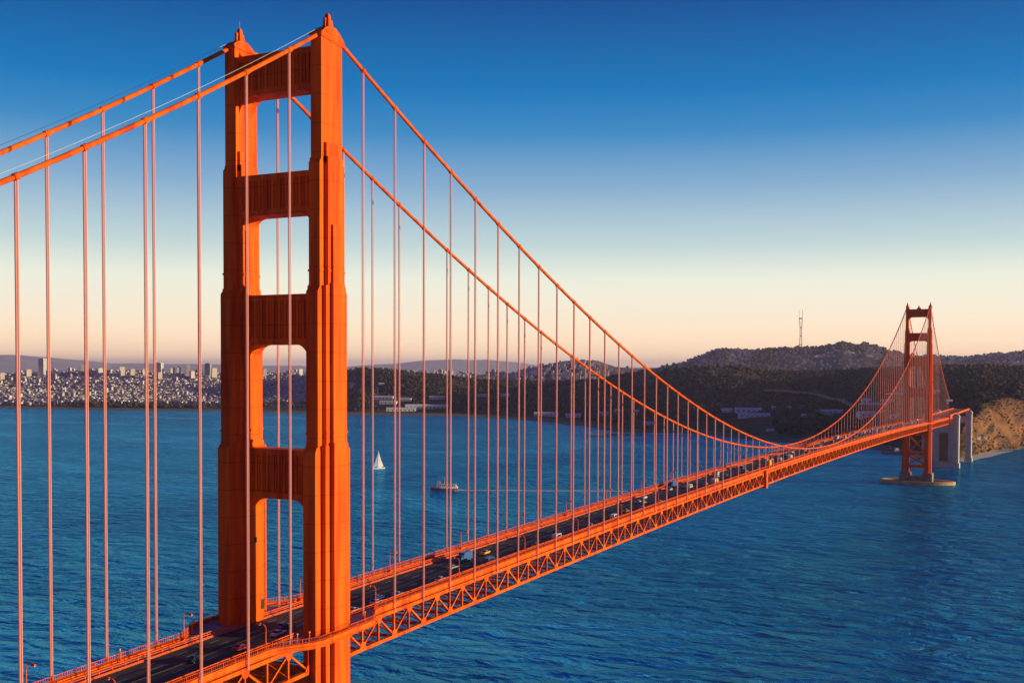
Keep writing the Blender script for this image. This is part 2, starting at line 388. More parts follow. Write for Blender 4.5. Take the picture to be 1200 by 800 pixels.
# far range across the bay
far_y = tab([(-900,420),(-500,415),(0,416),(40,417),(80,421),(130,425.5),(260,427),(400,430),(460,426),(500,422.5),(530,421),(570,421.5),(600,424),(640,429),(700,431),(900,429),(1200,425),(1400,420),(2200,424)])
mb = MB(); rings = []
for u in np.arange(-900, 1000, 10.0):
    D = 40000; zc = zy(u, far_y(u), D)+noise.noise(Vector((u/30, 0, 0)))*30
    ring = []
    for t, k in ((-1, 0), (-.7, .12), (-.45, .42), (-.2, .8), (0, 1), (.3, .75), (1, 0)):
        DD = D+t*4200; p = wpos(u, DD)
        nn = noise.fractal(Vector((p.x/900, p.y/900, 2)), 1, 2, 4)*60*(1-abs(k-.5))*(k > 0)*(k < 1)
        ring.append((p.x, p.y, (max(0, zc)*k+nn) if k > 0 else -20))
    rings.append(ring)
mb.loft(rings, closed=False, caps=False, smooth=True)
M['far'] = mat('far_hills', (.52, .43, .38), .95, var=.1, scale=.002)
tag(mb.build('hills', M['far']), kind='structure')

# ------------------------------------------------------------------ the bridge
X0, X1, XE = 0.0, 1280.0, 1545.0
XS = -343.0
H = 13.9
SP = 15.24
def zb(x):
    if x < X0: return 68.5+.034*x
    if x > X1: return 68.5-.012*(x-X1)
    u = (x-640)/640; return 68.5+5.9*(1-u*u)
def zc(x):
    if x < X0: return 227+.605*x+.00058*x*x
    if x > X1: d = x-X1; return 227-.66*d+.00068*d*d
    return 86.8+(227-86.8)*((x-640)/640)**2
bridge = empty('suspension_bridge', (0, 0, 0))
tag(bridge, 'orange steel suspension bridge with two stepped towers spanning the strait', 'bridge')

def bulge(x):
    b = 0
    for xt in (X0, X1):
        t = (23-abs(x-xt))/13.0
        if t > 0: t = min(1, t); b = t*t*(3-2*t)
    return b
xs_deck = [XS]
x = XS
marks = set()
while x < XE:
    near = min(abs(x-X0), abs(x-X1))
    x += 7.62 if near > 32 else 2.0
    xs_deck.append(min(x, XE))
def sweep(mb, sec, xs=xs_deck, yf=lambda x, y: y, mi=0):
    mb.loft([[(x, yf(x, y), zb(x)+z) for y, z in sec] for x in xs], mi)

# deck slab + road
mb = MB()
sweep(mb, [(-9.9,8.15),(9.9,8.15),(9.9,8.75),(-9.9,8.75)])
road = mb.build('roadway', M['asphalt'], bridge)
mk = MB()
for y in (-9.3, 9.3):
    sweep(mk, [(y-.09,8.752),(y+.09,8.752),(y+.09,8.757),(y-.09,8.757)])
for lane in (-6.2, -3.1, 3.1, 6.2):
    x = XS+3
    while x < XE-6:
        mk.add([(x,lane-.08,zb(x)+8.758),(x+3.6,lane-.08,zb(x+3.6)+8.758),(x+3.6,lane+.08,zb(x+3.6)+8.758),(x,lane+.08,zb(x)+8.758)], [(0,1,2,3)])
        x += 11
mk.build('lane_marking', M['line'], road)
mk = MB()
for y in (-.15, .15): sweep(mk, [(y-.07,8.752),(y+.07,8.752),(y+.07,8.758),(y-.07,8.758)])
mk.build('centre_line', M['line_y'], road)

for s in (-1, 1):
    # walkway
    wk = MB()
    def wy(x, y, s=s):
        b = bulge(x); a = abs(y)
        if a > 12: return s*(a+6.6*b)
        return s*(a+ (5.6*b if a > 10.5 else 0))
    sweep(wk, [(9.95,8.2),(13.15,8.2),(13.15,9.0),(9.95,9.0)], yf=wy)
    wkp = wk.build('walkway', M['concrete_walk'], bridge)
    # fascia girder
    fa = MB(); yo = lambda x, y, s=s: s*(y+6.6*bulge(x))
    sweep(fa, [(13.2,8.35),(13.5,8.35),(13.5,9.75),(13.2,9.75)], yf=yo)
    sweep(fa, [(13.1,9.76),(13.68,9.76),(13.68,9.92),(13.1,9.92)], yf=yo)
    sweep(fa, [(13.51,8.34),(13.72,8.34),(13.72,8.48),(13.51,8.48)], yf=yo)
    fa.build('fascia_girder', M['paint'], bridge)
    # outer railing: posts, pickets and handrail
    rl = MB()
    sweep(rl, [(13.33,10.95),(13.43,10.95),(13.43,11.06),(13.33,11.06)], yf=yo)
    sweep(rl, [(13.34,10.1),(13.42,10.1),(13.42,10.18),(13.34,10.18)], yf=yo)
    x = XS
    while x < XE:
        y = yo(x, 13.38); z = zb(x)
        rl.box(x-.08, x+.08, y-.08, y+.08, z+9.9, z+11.1)
        if -130 < x < 420:
            for q in range(1, 6):
                xx = x+3.81*q/6; rl.box(xx-.035, xx+.035, yo(xx,13.38)-.03, yo(xx,13.38)+.03, zb(xx)+9.93, zb(xx)+11)
        x += 3.81
    rl.build('railing', M['rail'], bridge)
    # kerb barrier between road and walkway
    br = MB()
    sweep(br, [(s*9.5,8.76),(s*9.75,8.76),(s*9.75,9.15),(s*9.5,9.15)])
    sweep(br, [(s*9.98,9.95),(s*10.12,9.95),(s*10.12,10.2),(s*9.98,10.2)])
    sweep(br, [(s*10.0,9.45),(s*10.1,9.45),(s*10.1,9.6),(s*10.0,9.6)])
    x = XS+1.9
    while x < XE:
        z = zb(x); br.box(x-.09, x+.09, min(s*9.98,s*10.14), max(s*9.98,s*10.14), z+9, z+10.22)
        x += 3.81*(1 if x < 420 else 2)
    br.build('kerb_barrier', M['rail'], bridge)
    # stiffening truss
    yt = s*13.35
    spans = [(XS, X0-7.8), (X0+7.8, X1-7.8), (X1+7.8, XE)]
    for a, b in spans:
        ch = MB(); lo = MB(); wb = MB()
        n = max(2, int((b-a)/7.62)); xs = [a+(b-a)*i/n for i in range(n+1)]
        sweep(ch, [(yt-.4,7.0),(yt+.4,7.0),(yt+.4,8.0),(yt-.4,8.0)], xs)
        sweep(lo, [(yt-.4,0),(yt+.4,0),(yt+.4,.9),(yt-.4,.9)], xs)
        sweep(lo, [(yt-.55,.9),(yt+.55,.9),(yt+.55,1.0),(yt-.55,1.0)], xs)
        for i in range(n+1):
            x = xs[i]; z = zb(x)
            wb.box(x-.24, x+.24, yt-.3, yt+.3, z+1.0, z+7.0)
            if i < n:
                x2 = xs[i+1]; z2 = zb(x2)
                if i % 2 == 0: wb.bar((x, yt, z+7.0), (x2, yt, z2+.95), .5, .45)
                else: wb.bar((x, yt, z+.95), (x2, yt, z2+7.0), .5, .45)
            if i % 2 == 1:   # gusset plates
                wb.add([(x-1.5,yt+s*.42,z+1.0),(x+1.5,yt+s*.42,z+1.0),(x+.6,yt+s*.42,z+2.4),(x-.6,yt+s*.42,z+2.4),
                        (x-1.5,yt+s*.36,z+1.0),(x+1.5,yt+s*.36,z+1.0),(x+.6,yt+s*.36,z+2.4),(x-.6,yt+s*.36,z+2.4)],
                       [(0,1,2,3),(7,6,5,4),(0,4,5,1),(1,5,6,2),(2,6,7,3),(3,7,4,0)])
            else:
                wb.add([(x-1.5,yt+s*.42,z+7.0),(x+1.5,yt+s*.42,z+7.0),(x+.6,yt+s*.42,z+5.6),(x-.6,yt+s*.42,z+5.6),
                        (x-1.5,yt+s*.36,z+7.0),(x+1.5,yt+s*.36,z+7.0),(x+.6,yt+s*.36,z+5.6),(x-.6,yt+s*.36,z+5.6)],
                       [(0,1,2,3),(7,6,5,4),(0,4,5,1),(1,5,6,2),(2,6,7,3),(3,7,4,0)])
        tr = ch.build('stiffening_truss', M['paint'], bridge)
        lo.build('bottom_chord', M['paint'], tr); wb.build('truss_web', M['paint'], tr)

# floor beams and bottom lateral bracing
fb = MB(); lb = MB()
x = XS; i = 0
while x < XE:
    z = zb(x)
    if min(abs(x-X0), abs(x-X1)) > 6:
        fb.box(x-.2, x+.2, -12.9, 12.9, z+7.0, z+8.1)
        fb.bar((x, -12.9, z+1.3), (x, 0, z+6.9), .3); fb.bar((x, 12.9, z+1.3), (x, 0, z+6.9), .3)
        fb.box(x-.22, x+.22, -12.9, 12.9, z+.1, z+.7)
        sgn = 1 if i % 2 else -1
        lb.bar((x, -12.9*sgn, z+.45), (x+7.62, 12.9*sgn, zb(x+7.62)+.45), .35, .3)
    x += 7.62; i += 1
fb.build('floor_beam', M['paint'], bridge).data; lb.build('lateral_bracing', M['paint'], bridge)
st = MB()
for y in (-7.5, -5, -2.5, 0, 2.5, 5, 7.5): sweep(st, [(y-.12,7.55),(y+.12,7.55),(y+.12,8.14),(y-.12,8.14)])
st.build('stringer', M['paint'], bridge)

# cables
for s in (-1, 1):
    cb = MB(); y = s*H
    xs = [XS+2+i*7.62 for i in range(300)]; xs = [x for x in xs if x < XE-2]
    xs = sorted(set([round(x, 2) for x in xs if min(abs(x-X0), abs(x-X1)) > 5]+[X0-4, X0, X0+4, X1-4, X1, X1+4]))
    cb.tube([(x, y, zc(x)-(.8 if x in (X0, X1) else 0)) for x in xs], .52, 12)
    for k in range(-22, 103):
        x = k*SP
        if x < XS+4 or x > XE-6 or min(abs(x-X0), abs(x-X1)) < 6: continue
        g = (zc(x+.5)-zc(x-.5)); d = Vector((1, 0, g)).normalized()*.55
        c = Vector((x, y, zc(x))); cb.tube([c-d, c+d], .68, 12)
    cable = cb.build('main_cable', M['paint'], bridge)
    for dy in (-.75,):
        hr = MB()
        hr.tube([(x, y+dy*.5, zc(x)+1.6) for x in xs if x < X0-5], .04, 5)
        hr.build('hand_rope', M['steelrope'], cable)

# suspenders: two pairs of ropes each
sm_ = MB()
for dx in (-.22, .22):
    for dy in (-.15, .15): sm_.tube([(dx, dy, 0), (dx, dy, 1)], .09, 6, caps=False)
susm = sm_.mesh('suspender', M['rope'], False)
cands = []
for s in (-1, 1):
    for k in range(-22, 101):
        x = k*SP
        if min(abs(x-X0), abs(x-X1)) < 8 or x > XE-8: continue
        zt = zc(x)-.3; z0 = zb(x)+7.4
        if zt-z0 < 1.2: continue
        d = Vector((x, s*H, 110))-CAM; dep = d.dot(Fv)
        if dep < 10: vis = -1
        else:
            px = 600+FPX*d.dot(Rv)/dep; vis = (zt-z0)/dep if -30 < px < 1230 else -1
        cands.append((vis, x, s, z0, zt))
cands.sort(reverse=True)
for i, (vis, x, s, z0, zt) in enumerate(cands[:100]):
    o = bpy.data.objects.new('suspender', susm); col.objects.link(o); o.parent = bridge
    o.location = (x, s*H, z0); o.scale = (1, 1, zt-z0)
rest = MB()
for vis, x, s, z0, zt in cands[100:]:
    for dx in (-.3, .3): rest.tube([(x+dx, s*H, z0), (x+dx, s*H, zt)], .085, 5, caps=False)
o = rest.build('suspender_rows', M['rope'], bridge, fixn=False); o['kind'] = 'stuff'

# towers
WD0 = mat('dark_opening', (.05, .015, .01), .8)
SEC = [  # z0, z1, list of (wx, wy) nested boxes
 (14, 122.7, [(14.6, 3.7), (9.6, 6.2), (5.6, 8.6)]),
 (122.7, 162.0, [(12.2, 3.5), (8.2, 5.7), (4.8, 7.6)]),
 (162.0, 193.5, [(10.2, 3.3), (6.4, 5.6)]),
 (193.5, 224.5, [(8.6, 3.2)]),
]
def make_leg(s):
    mb = MB(); y = s*13.5
    for i, (z0, z1, bx) in enumerate(SEC):
        for j, (wx, wy) in enumerate(bx):
            top = z1 - [0, 1.2, 3.0][j] + (0 if i == 3 else [0, 2.8, 5.2][j])
            mb.box(-wx/2, wx/2, y-wy/2, y+wy/2, z0, top)
            if i < 3 and j == 0: # sloped cap
                mb.loft([[(-wx/2,y-wy/2,top),(wx/2,y-wy/2,top),(wx/2,y+wy/2,top),(-wx/2,y+wy/2,top)],
                         [(-wx/2+.8,y-wy/2+.1,top+1.1),(wx/2-.8,y-wy/2+.1,top+1.1),(wx/2-.8,y+wy/2-.1,top+1.1),(-wx/2+.8,y+wy/2-.1,top+1.1)]])
        # inner steps of the upper sections
    # second setback notches
    mb.box(-3.2, 3.2, y-2.35, y+2.35, 193.5, 198.5)
    mb.box(-1.9, 1.9, y-3.4, y+3.4, 162, 178.5)
    # collars
    for z, wx, wy in ((167, 10.6, 3.7), (127, 12.6, 3.9)):
        mb.box(-wx/2, wx/2, y-wy/2, y+wy/2, z, z+.45)
    for z, wx, wy in ((167, 6.8, 6.0), (127, 8.6, 6.1), (127.02, 5.2, 8.0)):
        mb.box(-wx/2, wx/2, y-wy/2, y+wy/2, z, z+.47)
    return mb
def make_strut(z0, z1, inner, tx, haunch=True):
    """fluted portal strut between the legs; inner = |y| of the leg faces"""
    mb = MB(); h = z1-z0
    mb.box(-tx/2+.45, tx/2-.45, -inner, inner, z0+.3, z1-.3)
    mb.box(-tx/2, tx/2, -inner, inner, z1-1.3, z1)             # top flange
    mb.box(-tx/2, tx/2, -inner, inner, z0, z0+1.5)             # bottom flange
    mb.box(-tx/2-.15, tx/2+.15, -inner, inner, z1-.35, z1+.12)
    n = 11
    for sgn in (-1, 1):
        for k in range(n+1):
            y = -inner+2*inner*k/n
            wv = .38
            y0, y1 = max(-inner, y-wv), min(inner, y+wv)
            xa, xb = sorted((sgn*(tx/2-.46), sgn*(tx/2-.05)))
            mb.box(xa, xb, y0, y1, z0+1.5, z1-1.3)
        # thin intermediate pleats
        for k in range(n):
            y = -inner+2*inner*(k+.5)/n
            xa, xb = sorted((sgn*(tx/2-.46), sgn*(tx/2-.22)))
            mb.box(xa, xb, y-.14, y+.14, z0+1.5, z1-1.3)
    # brackets under the strut, stepped curve
    for sgn in (-1, 1):
        poly = [(sgn*inner, z0)]
        for t in range(0, 8):
            a = PI/2*t/7; poly.append((sgn*(inner-4.3*(1-math.sin(a))), z0-5.5*(1-math.cos(a))))
        poly = [(sgn*inner, z0), (sgn*(inner-4.3), z0)] + [(sgn*(inner-4.3*(1-math.sin(PI/2*t/7))), z0-5.5*(1-math.cos(PI/2*t/7))) for t in range(1, 8)]
        mb.prism(poly, -tx/2+.2, tx/2-.2, axis='x')
        poly = [(sgn*inner, z1), (sgn*(inner-2.0), z1)] + [(sgn*(inner-2.0*(1-math.sin(PI/2*t/5))), z1+2.2*(1-math.cos(PI/2*t/5))) for t in range(1, 6)]
        mb.prism(poly, -tx/2+.3, tx/2-.3, axis='x')
    return mb
STRUTS = [(212.2, 222.3, 12.0, 5.6), (181.8, 192.0, 11.6, 6.0), (149.2, 161.6, 10.4, 6.2), (110.2, 122.6, 9.9, 6.8)]
def make_tower():
    t = empty('tower'); t.parent = bridge
    for s in (-1, 1): make_leg(s).build('leg', M['paint'], t)
    for z0, z1, inn, tx in STRUTS: make_strut(z0, z1, inn, tx).build('portal_strut', M['paint'], t)
    for s in (-1, 1):
        y = s*13.5-s*4.32; d = MB(); d.box(2.0, 3.3, min(y, y-s*.06), max(y, y-s*.06), 80.2, 82.8); d.build('door', WD0, t)
        for z in (98, 108):
            d = MB(); d.box(-.5, .5, min(y, y-s*.05), max(y, y-s*.05), z, z+1.4); d.build('hatch', WD0, t)
    # below deck bracing
    mb = MB()
    mb.box(-3.4, 3.4, -10, 10, 61, 66.5); mb.box(-3, 3, -10, 10, 36, 40); mb.box(-3, 3, -10, 10, 20, 24)
    for xx in (-3.4, 3.4):
        for a, b in ((40, 61), (24, 36)):
            mb.bar((xx, -10, a), (xx, 10, b), 1.2, 1.6); mb.bar((xx*.97, 10, a), (xx*.97, -10, b), 1.2, 1.6)
    mb.build('cross_bracing', M['paint'], t)
    for s in (-1, 1):
        sd = MB(); y = s*H
        # saddle housing: hump in side view
        prof = [(-4.6, 224.0), (-4.5, 225.0), (-3.0, 226.3), (-1.3, 227.2), (1.3, 227.2), (3.0, 226.3), (4.9, 224.7), (5.6, 223.4), (4.6, 223.2)]
        sd.prism(prof, y-1.45, y+1.45, axis='y')
        sd.box(-4.6, 4.6, s*13.5-1.9, s*13.5+1.9, 224.5, 225.2)
        sd.box(-2.6, 2.6, y-1.6, y+1.6, 225.25, 226.0)
        sad = sd.build('saddle_housing', M['paint'], t)
        f = MB(); f.loft([[(q*a, y+r*a, z) for q, r in ((-1,-1),(1,-1),(1,1),(-1,1))] for a, z in ((1.0,227.0),(.85,228.2),(.8,229.0),(.55,229.2),(.5,230.2),(.2,230.7))])
        f.box(-1.5, -.9, y-.3, y+.3, 227.0, 229.3)
        if s > 0: f.tube([(0, y, 230.6), (0, y, 232.6)], .05, 5)
        f.build('finial', M['paint'], t)
    return t
tower = make_tower()
tower['label'] = 'near tower filling the left of the view'
t2 = copy_tree(tower, bridge); t2.location = (X1, 0, 0); t2['label'] = 'far tower standing in the water off the headland'

# far tower beacon on the top strut
b = MB(); b.box(-1.2, 1.2, -2.2, 2.2, 222.4, 224.2); b.box(-.7, .7, -.8, .8, 224.2, 226.4); b.tube([(0,0,226.4),(0,0,227.6)], .35, 8)
b.build('beacon_house', M['paint'], t2)

# piers and fender
def pier(x, name_lab):
    p = empty('bridge_pier', (x, 0, 0))
    tag(p, name_lab, 'pier')
    for s in (-1, 1):
        mb = MB()
        mb.loft([[(a*8.8+0, s*13.5+b*6.2, z) if k == 0 else (a*8.0, s*13.5+b*5.4, z) for a, b in ((-1,-1),(1,-1),(1,1),(-1,1))] for k, z in ((0,-6),(0,12.4),(1,13.95))])
        for q in (-3, 0, 3): mb.box(-8.95, -8.7, s*13.5+q-.5, s*13.5+q+.5, 1, 12)
        mb.build('plinth', M['concrete_dark'], p)
    mb = MB(); mb.box(-6.5, 6.5, -8.2, 8.2, -6, 9); mb.build('pier_wall', M['concrete_dark'], p)
    return p
pier(0, 'concrete pier carrying the near tower below the left edge of the road')
pf = pier(X1, 'brown concrete pier standing in the water under the far tower')
ell = []
for i in range(48):
    t = 2*PI*i/48
    ell.append((24*math.sin(t)*abs(math.sin(t))**.25, 47*math.cos(t)))
inn_ = [(a*.82, b*.90) for a, b in ell]
fe = MB(); n = len(ell)
vs = [(a, b, -6) for a, b in ell]+[(a, b, 4.2) for a, b in ell]+[(a, b, 4.2) for a, b in inn_]+[(a, b, -6) for a, b in inn_]
fs = []
for i in range(n):
    j = (i+1) % n
    for q in range(3): fs.append((q*n+i, q*n+j, (q+1)*n+j, (q+1)*n+i))
fe.add(vs, fs)
fe.build('fender_wall', M['fender'], pf)
dk = MB(); dk.prism([(a*.8, b*.88) for a, b in ell], -2, 1.4); dk.build('pier_apron', M['concrete_dark'], pf)

# concrete pylon blocks at the far end
def pylon(x, y0, y1, lx, zt, label, infill=True):
    p = empty('anchor_pylon', (x, 0, 0)); tag(p, label, 'pylon')
    mb = MB()
    mb.box(0, lx, y0, y0+9, -5, zt); mb.box(0, lx, y1-9, y1, -5, zt)
    if infill:
        mb.box(2.0, lx-2, y0+9, y1-9, -5, zb(XE)-1); mb.box(-1.2, lx+1.2, y0-1.2, y1+1.2, -5, 7)
    else:
        for yy in (y0, y1-9): mb.box(-1.2, lx+1.2, yy-1.2, yy+10.2, -5, 7)
        mb.box(1.0, lx-1, y0+9, y1-9, 62, 72)
    for yy in (y0, y1-9):
        mb.box(-.6, 0, yy+1.5, yy+3.2, 7, zt-6); mb.box(-.6, 0, yy+5.8, yy+7.5, 7, zt-6)
        mb.box(-.8, lx+.8, yy-.8, yy+9.8, zt-3.5, zt-1.8); mb.box(1.5, lx-1.5, yy+1.2, yy+7.8, zt, zt+1.5)
    mb.build('shaft', M['concrete'], p, bevel=.3)
    if not infill: return p
    d = MB(); cy = (y0+y1)/2
    d.box(1.3, 2.05, cy-10.5, cy+.5, 10, 52)
    for q in (-10.8, .5): d.box(.9, 2.0, cy+q, cy+q+.9, 9, 53)
    d.build('recess_panel', M['brick'], p)
    return p
pylon(1545, -27, 25, 13, 78.5, 'broad concrete pylon with tall brick recess where the far deck ends')
pylon(1680, -34, 22, 11, 80, 'narrow concrete pylon standing behind the broad pylon by the cliff', False)
# steel arch span between pylons
ar = MB()
for s in (-13, 13):
    pts = [(1558+122*t/12, s, 30+34*(1-((t-6)/6)**2)) for t in range(13)]
    for a, b in zip(pts[:-1], pts[1:]): ar.bar(a, b, 1.2, 1.8)
    for a in pts[1:-1]: ar.bar(a, (a[0], s, 73), .7)
    ar.box(1556, 1682, s-.6, s+.6, 72, 75.4)
ar.build('arch_span', M['paint'], bridge)
ar = MB(); ar.box(1546, 1900, -13.4, 13.4, 75.5, 77.4)
for s in (-1, 1): ar.box(1546, 1900, s*13.3-.2, s*13.3+.2, 77.4, 78.9)
ar.build('approach_deck', M['paint'], bridge)
# low warm buttresses by the beach
for i, (px, y, wd, hh, lab) in enumerate(((1145.5, 528, 8, 26, 'bright sunlit concrete buttress at the waterline beside the rear pylon'),
                                          (1153, 527, 8, 24, 'second sunlit concrete buttress against the cliff foot'))):
    p = on_plane(px, y, 1.5); b = MB(); b.box(-4, 4, -wd/2, wd/2, -3, hh); b.box(-4.4, 4.4, -wd/2-.4, wd/2+.4, hh, hh+1.0); b.box(-4.8, 4.8, -wd/2-.8, wd/2+.8, -3, 2)
    tag(b.build('concrete_buttress', M['concrete'], None, (p.x, p.y, 0), R(38), bevel=.2), lab, 'buttress')

# maintenance traveller at mid span
gx = 441.0; g = empty('maintenance_traveller', (gx, 0, zb(gx)))
tag(g, 'orange maintenance traveller frame clamped over the truss near mid span', 'traveller')
mb = MB()
mb.box(-2.4, 1.6, -15.3, -14.5, -1.4, 9.4); mb.box(-2.4, -1.8, -14.5, 14.5, -1.3, -.5); mb.box(1.0, 1.6, -14.5, 14.5, -1.3, -.5)
mb.box(-2.4, 1.6, 14.6, 15.4, -1.4, 9.4)
mb.build('frame', M['paint'], g)
mb = MB(); mb.box(6.2, 7.0, -14.6, -14.0, 9.95, 14.5); mb.box(17.4, 18.2, -14.6, -14.0, 9.95, 14.5); mb.box(6.2, 18.2, -14.6, -14.0, 14.5, 15.2)
mb.build('gantry', M['paint'], g)
mb = MB(); mb.box(14.5, 18.5, -13.2, -11.0, 11.4, 13.6); mb.box(14.3, 18.7, -13.4, -10.8, 13.6, 13.8); mb.box(15, 15.3, -12.3, -12.0, 9.02, 11.4); mb.box(17.6, 17.9, -12.3, -12.0, 9.02, 11.4)
mb.build('work_cabin', M['gold'], g)

# ------------------------------------------------------------------ lamp posts
def make_lamp():
    r = empty('street_lamp')
    b = MB(); b.box(-.28, .28, -.28, .28, 0, .9); b.box(-.35, .35, -.35, .35, 0, .2); b.build('base', M['rail'], r)
    p = MB(); p.tube([(0,0,.9),(0,0,4.5),(0,0,6.0),(0,.25,6.45),(0,.8,6.75),(0,1.7,6.8)], [.17,.14,.13,.12,.11,.1], 8); p.build('post', M['rail'], r)
    h = MB(); h.loft([[(a*u, 2.1+b_*v, z) for a, b_ in ((-1,-1),(1,-1),(1,1),(-1,1))] for u, v, z in ((.16,.42,6.98),(.27,.6,6.85),(.27,.6,6.62),(.2,.5,6.55))])
    hd = h.build('lamp_head', M['rail'], r)
    l = MB(); l.box(-.18, .18, 1.65, 2.55, 6.46, 6.545); l.build('lens', M['lamp'], hd)
    return r
ORD = ['first','second','third','fourth','fifth','sixth','seventh','eighth','ninth','tenth','eleventh','twelfth','thirteenth','fourteenth','fifteenth',
       'sixteenth','seventeenth','eighteenth','nineteenth','twentieth','twenty-first','twenty-second','twenty-third','twenty-fourth','twenty-fifth','twenty-sixth','twenty-seventh','twenty-eighth','twenty-ninth','thirtieth',
       'thirty-first','thirty-second','thirty-third','thirty-fourth','thirty-fifth','thirty-sixth']
lamp0 = make_lamp(); used = False
for s, side in ((-1, 'near'), (1, 'far')):
    for sect in (0, 1, 2):
        ns = {0: [-1, -2] if s < 0 else [-1, -2], 1: range(0, 28), 2: range(28, 33)}[sect]
        for q, n in enumerate(ns):
            x = 23+45.72*n
            if abs(x-X1) < 9: x += 12
            if x > XE-5: continue
            o = copy_tree(lamp0) if used else lamp0; used = True
            o.location = (x, s*12.6, zb(x)+9.0)
            o.rotation_euler = (0, 0, 0 if s < 0 else PI)
            if sect == 0: lab = f'lamp post on the {side} walkway left of the near tower, {ORD[q]} from it'
            elif sect == 1: lab = f'orange lamp post on the {side} walkway, {ORD[q]} right of the near tower'
            else: lab = f'lamp post on the {side} walkway past the far tower, {ORD[q]} beyond it'
            tag(o, lab, 'street lamp', 'lamp posts along the bridge walkways')
# stubby walkway posts
def post_mesh():
    m = MB(); m.tube([(0,0,0),(0,0,3.0)], .16, 8); m.tube([(0,0,0),(0,0,.3)], .3, 8); return m
c = MB(); c.tube([(0,0,3.0),(0,0,3.3)], .24, 8)
k0 = None
for x, s, lab in ((-15.5, -1, 'short orange post by the near walkway, closer of the pair left of the tower'), (-12.8, -1, 'short orange post by the near walkway, farther of the pair left of the tower'),
             (-43, 1, 'lone short orange post on the far walkway left of the near tower'), (-17, 1, 'short post with cap on far walkway just left of the tower foot'),
             (9.5, -1, 'yellow capped post at the curved walkway round the near leg'), (33, 1, 'short orange post on the far walkway seen through the tower portal, left of a pair'), (36.5, 1, 'short orange post on the far walkway seen through the tower portal, right of a pair')):
    r = empty('walkway_post'); pm = post_mesh().build('post', M['rail'], r); c.build('cap', M['gold'], r)
    r.location = (x, s*(12.7+(5.6*bulge(x))), zb(x)+9.0); tag(r, lab, 'post', 'short posts on the walkways')

# ------------------------------------------------------------------ cars
def car_mats():
    cs = {'white': (.78,.78,.78), 'silver': (.50,.52,.55), 'black': (.03,.03,.035), 'red': (.55,.03,.03), 'blue': (.05,.14,.38), 'grey': (.18,.19,.2), 'yellow': (.85,.5,.03)}
    return {k: mat('car_paint_'+k, v, .25, var=.02, spec=.6) for k, v in cs.items()}
CM = car_mats()
def make_car(kind, c):
    r = empty('van' if kind == 'van' else ('truck' if kind == 'truck' else 'car'))
    if kind == 'van': L_, Wd, prof, cab = 5.6, 1.95, [(-2.8,.35),(-2.8,1.1),(-2.75,2.1),(-2.6,2.2),(1.2,2.2),(1.5,2.1),(2.1,1.25),(2.75,1.05),(2.8,.35)], None
    elif kind == 'truck': L_, Wd, prof, cab = 8.2, 2.3, [(-4.1,.6),(-4.1,3.2),(1.6,3.2),(1.6,2.5),(3.2,2.5),(3.7,1.6),(4.1,1.5),(4.1,.4)], None
    else: L_, Wd, prof, cab = 4.6, 1.82, [(-2.3,.35),(-2.3,.85),(-2.1,.98),(-1.3,1.0),(.75,1.0),(1.9,.85),(2.25,.7),(2.3,.35)], 1
    b = MB(); n = len(prof)
    rings = []
    for y, ins, dz in ((-Wd/2, .12, -.06), (-Wd/2+.12, 0, 0), (Wd/2-.12, 0, 0), (Wd/2, .12, -.06)):
        rings.append([(x*(1-ins*.12), y, z+(dz if z > .5 else 0)) for x, z in prof])
    b.loft(rings); b.build('body', CM[c], r, bevel=.04)
    g = MB()
    if cab:
        top = [(-.95,1.42),(.15,1.42)]
        g.loft([[(-1.75,-Wd/2+.1,.97),(.95,-Wd/2+.1,.97),(.95,Wd/2-.1,.97),(-1.75,Wd/2-.1,.97)],
                [(-1.0,-Wd/2+.28,1.40),(.12,-Wd/2+.28,1.40),(.12,Wd/2-.28,1.40),(-1.0,Wd/2-.28,1.40)]])
        g.build('windows', M['glass'], r)
        rf = MB(); rf.loft([[(-1.02,-Wd/2+.27,1.39),(.14,-Wd/2+.27,1.39),(.14,Wd/2-.27,1.39),(-1.02,Wd/2-.27,1.39)],
                            [(-.9,-Wd/2+.36,1.47),(.02,-Wd/2+.36,1.47),(.02,Wd/2-.36,1.47),(-.9,Wd/2-.36,1.47)]])
        rf.build('roof', CM[c], r)
    elif kind == 'van':
        g.box(-2.2, 1.2, -Wd/2-.01, -Wd/2+.02, 1.3, 1.9); g.box(-2.2, 1.2, Wd/2-.02, Wd/2+.01, 1.3, 1.9)
        g.add([(1.56,-.8,2.05),(1.56,.8,2.05),(2.1,.8,1.32),(2.1,-.8,1.32)], [(0,1,2,3)]); g.build('windows', M['glass'], r)
    else:
        g.box(1.9, 3.0, -Wd/2-.01, -Wd/2+.02, 1.7, 2.3); g.box(1.9, 3.0, Wd/2-.02, Wd/2+.01, 1.7, 2.3)
        g.add([(3.26,-.95,2.4),(3.26,.95,2.4),(3.68,.95,1.7),(3.68,-.95,1.7)], [(0,1,2,3)]); g.build('windows', M['glass'], r)
    for x in (-L_*.31, L_*.31):
        for y in (-Wd/2+.1, Wd/2-.1):
            wv = MB(); rr = .34 if kind != 'truck' else .5
            wv.tube([(x, y-.11, rr), (x, y+.11, rr)], rr, 12); wh = wv.build('wheel', M['tyre'], r)
            rm = MB(); rm.tube([(x, y-.125, rr), (x, y+.125, rr)], rr*.55, 8); rm.build('rim', M['rim'], wh)
    t = MB(); xx = prof[0][0]
    for y in (-Wd/2+.3, Wd/2-.3): t.box(xx-.02, xx+.05, y-.17, y+.17, .68, .82)
    t.build('tail_light', M['taillight'], r)
    return r
protos = {}
LANES = [(-7.75, 1, 'near kerb lane'), (-4.65, 1, 'second nearest lane'), (-1.55, 1, 'third nearest lane'),
         (1.55, -1, 'third farthest lane'), (4.65, -1, 'second farthest lane'), (7.75, -1, 'far kerb lane')]
